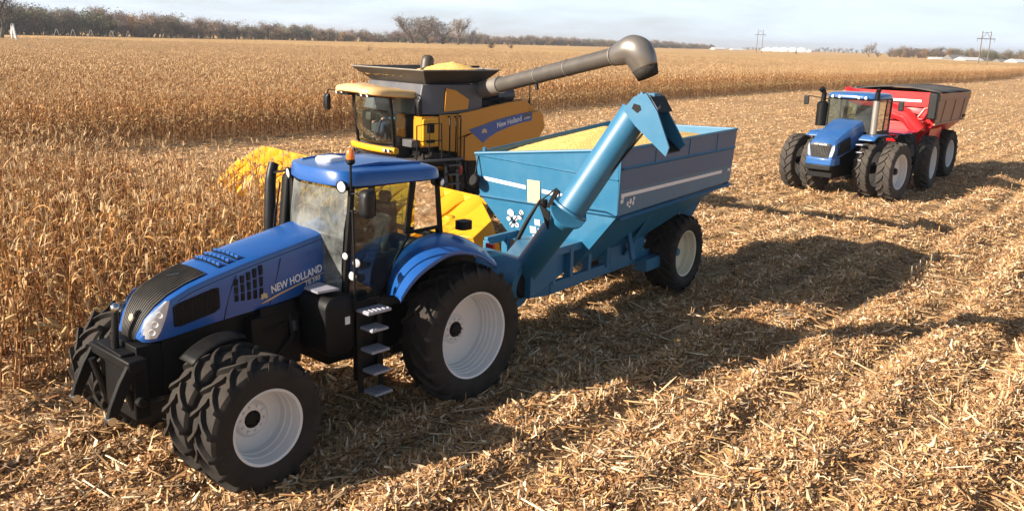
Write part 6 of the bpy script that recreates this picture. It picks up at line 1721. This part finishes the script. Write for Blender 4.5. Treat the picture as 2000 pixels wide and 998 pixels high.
# ------------------------------------------------------------------ buildings, tanks, poles, pivot
M['wall_white'] = paint('white siding', (.72, .72, .70), .6, 0, 0, .1, var=.05, scale=.5)
M['roof_grey'] = paint('grey shingle', (.16, .155, .15), .8, 0, 0, .1, var=.15, scale=.6)
M['roof_white'] = paint('pale metal roof', (.62, .62, .62), .5, .1, 0, .1, var=.05, scale=.5)
M['window'] = paint('dark window', (.03, .035, .045), .2, 0, .2, 0, var=.1)
M['wood_pole'] = paint('weathered pole', (.16, .125, .10), .9, 0, 0, .1, var=.2)
def house(px, dist, w, d, h, rh, label, roof='roof_grey', rz=.3, name='house', nwin=3):
    x, y = place(px, dist)
    t = thing(name, label, 'building', (x, y, 0), rz, 'white buildings on the horizon')
    MB().box2((-w / 2, -d / 2, 0), (w / 2, d / 2, h)).build('wall', M['wall_white'], t, 0)
    MB().prism([(-d / 2 - .4, h - .05), (d / 2 + .4, h - .05), (0, h + rh)], 0, -w / 2 - .4, w / 2 + .4).build('roof', M[roof], t, 0)
    for k in range(nwin):
        MB().box((lerp(-w * .32, w * .32, k / max(1, nwin - 1)), -d / 2 - .03, h * .55), (1.1, .06, 1.2)).build('window', M['window'], t, 0)
    return t
house(1880, 470, 10, 7, 2.6, 1.4, 'long white house with grey roof, largest on the horizon beside the second power pole', 'roof_white')
house(1853, 500, 9, 7, 2.6, 2.2, 'small house with dark roof standing between the trees and the long white house', 'roof_grey')
house(1818, 520, 7, 6, 2.2, 1.2, 'low pale shed partly hidden by corn at the foot of the shelter belt', 'roof_white', .1, 'shed', 2)
house(1906, 480, 6, 6, 2.4, 1.6, 'small white outbuilding just beyond the long white house', 'roof_grey', .5, 'shed', 2)
house(1947, 455, 6, 6, 2.2, 1.4, 'little grey roofed shed between the outbuilding and the far white house', 'roof_grey', .2, 'shed', 1)
house(1973, 440, 6, 6, 2.6, 1.3, 'bright white house nearest the picture edge on the horizon', 'roof_white', .4)
house(1390, 1150, 16, 10, 3, 2, 'pale farm building at the end of the long wood', 'roof_white', .3)
house(1428, 1200, 18, 10, 2.6, 1.6, 'long low cream building between the wood and the first power pole', 'roof_white', .2)
def tank_(px, dist, r, h, label):
    x, y = place(px, dist)
    t = thing('storage_tank', label, 'storage tank', (x, y, 0), 0, 'white storage tanks')
    MB().lathe([(r, 0), (r, h), (r * .98, h + .2), (0, h + r * .32)], (0, 0, 0), (0, 0, 1), 24).build('shell', M['wall_white'], t, 40)
    MB().bar((r * .98, -.5, 0), (r * .98, -.5, h + .6), .3, .3).build('ladder', M['roof_grey'], t, 0)
for px, r, h, lb in ((1487, 8, 4.5, 'white storage tank next to the first power pole'), (1503, 8, 5, 'white storage tank second in the row from the first power pole'), (1519, 9, 5, 'widest white storage tank in the middle of the row'), (1536, 8, 5.5, 'white storage tank just before the small bare tree'), (1553, 8, 5.5, 'tall white storage tank behind the small bare tree'), (1566, 6, 4.5, 'smallest white storage tank at the end of the row by the far trees')):
    tank_(px, 1150, r, h, lb)
def hpole(px, dist, h, sp, label, rz):
    x, y = place(px, dist)
    t = thing('power_pole', label, 'power pole', (x, y, 0), rz, 'twin power poles')
    for s in (-1, 1): MB().tube([(s * sp / 2, 0, 0), (s * sp / 2, 0, h)], [h * .014, h * .010], 8).build('pole', M['wood_pole'], t, 40)
    MB().bar((-sp * 1.05, 0, h * .82), (sp * 1.05, 0, h * .82), h * .014, h * .018).build('crossarm', M['wood_pole'], t, 0)
    b = MB().bar((-sp / 2, 0, h * .83), (0, 0, h * .97), .08, .08).bar((sp / 2, 0, h * .83), (0, 0, h * .97), .08, .08).bar((-sp / 2, 0, h * .97), (sp / 2, 0, h * .97), .1, .1)
    b.build('brace', M['wood_pole'], t, 0)
    for q in (-sp * .98, 0, sp * .98): MB().tube([(q, 0, h * .82), (q, 0, h * .74)], .07, 6).build('insulator', M['steel'], t, 40)
hpole(1470, 600, 16.5, 3.6, 'slender twin wooden power pole standing by the white storage tanks', .2)
hpole(1908, 300, 11.8, 3.0, 'taller looking twin power pole standing before the white houses', .25)
PV = thing('pivot_irrigator', 'pale centre pivot irrigator with its row of A-frame towers in front of the wood', 'irrigator', (*place(13, 245), 0), 0)
x0_, y0_ = place(13, 245)
for k, (px, d) in enumerate(((13, 245), (98, 315), (130, 320), (165, 325), (205, 330), (238, 335))):
    x, y = place(px, d); x -= x0_; y -= y0_; h = 4.6
    b = MB()
    for sx in (-1, 1): b.bar((x + sx * 1.5, y + sx * .6, 0), (x + .1 * sx, y, h), .13, .13)
    b.bar((x - .8, y, 1.6), (x + .8, y, 1.6), .12, .12)
    if k == 0:
        b.bar((x - .9, y, 0), (x, y, h + 1.0), .5, .4); b.bar((x + .9, y, 0), (x, y, h + 1.0), .5, .4)
    b.build('tower', M['wall_white'], PV, 0)
# ------------------------------------------------------------------ thin autumn air
hz = MB().box2((-3200, -120, -1.0), (3200, 5200, 40)).build('haze', None, None, 0)
m, nt, out = new_mat('autumn haze')
pv = nt.nodes.new('ShaderNodeVolumePrincipled'); pv.inputs['Color'].default_value = (.86, .88, .92, 1); pv.inputs['Density'].default_value = .00024; pv.inputs['Anisotropy'].default_value = .2
nt.links.new(pv.outputs[0], out.inputs['Volume']); hz.data.materials.append(m)
tag(hz, kind='stuff')
SC.render.engine = 'CYCLES'
SC.cycles.max_bounces = 7; SC.cycles.diffuse_bounces = 2; SC.cycles.glossy_bounces = 3; SC.cycles.transparent_max_bounces = 12; SC.cycles.transmission_bounces = 4; SC.cycles.volume_bounces = 0
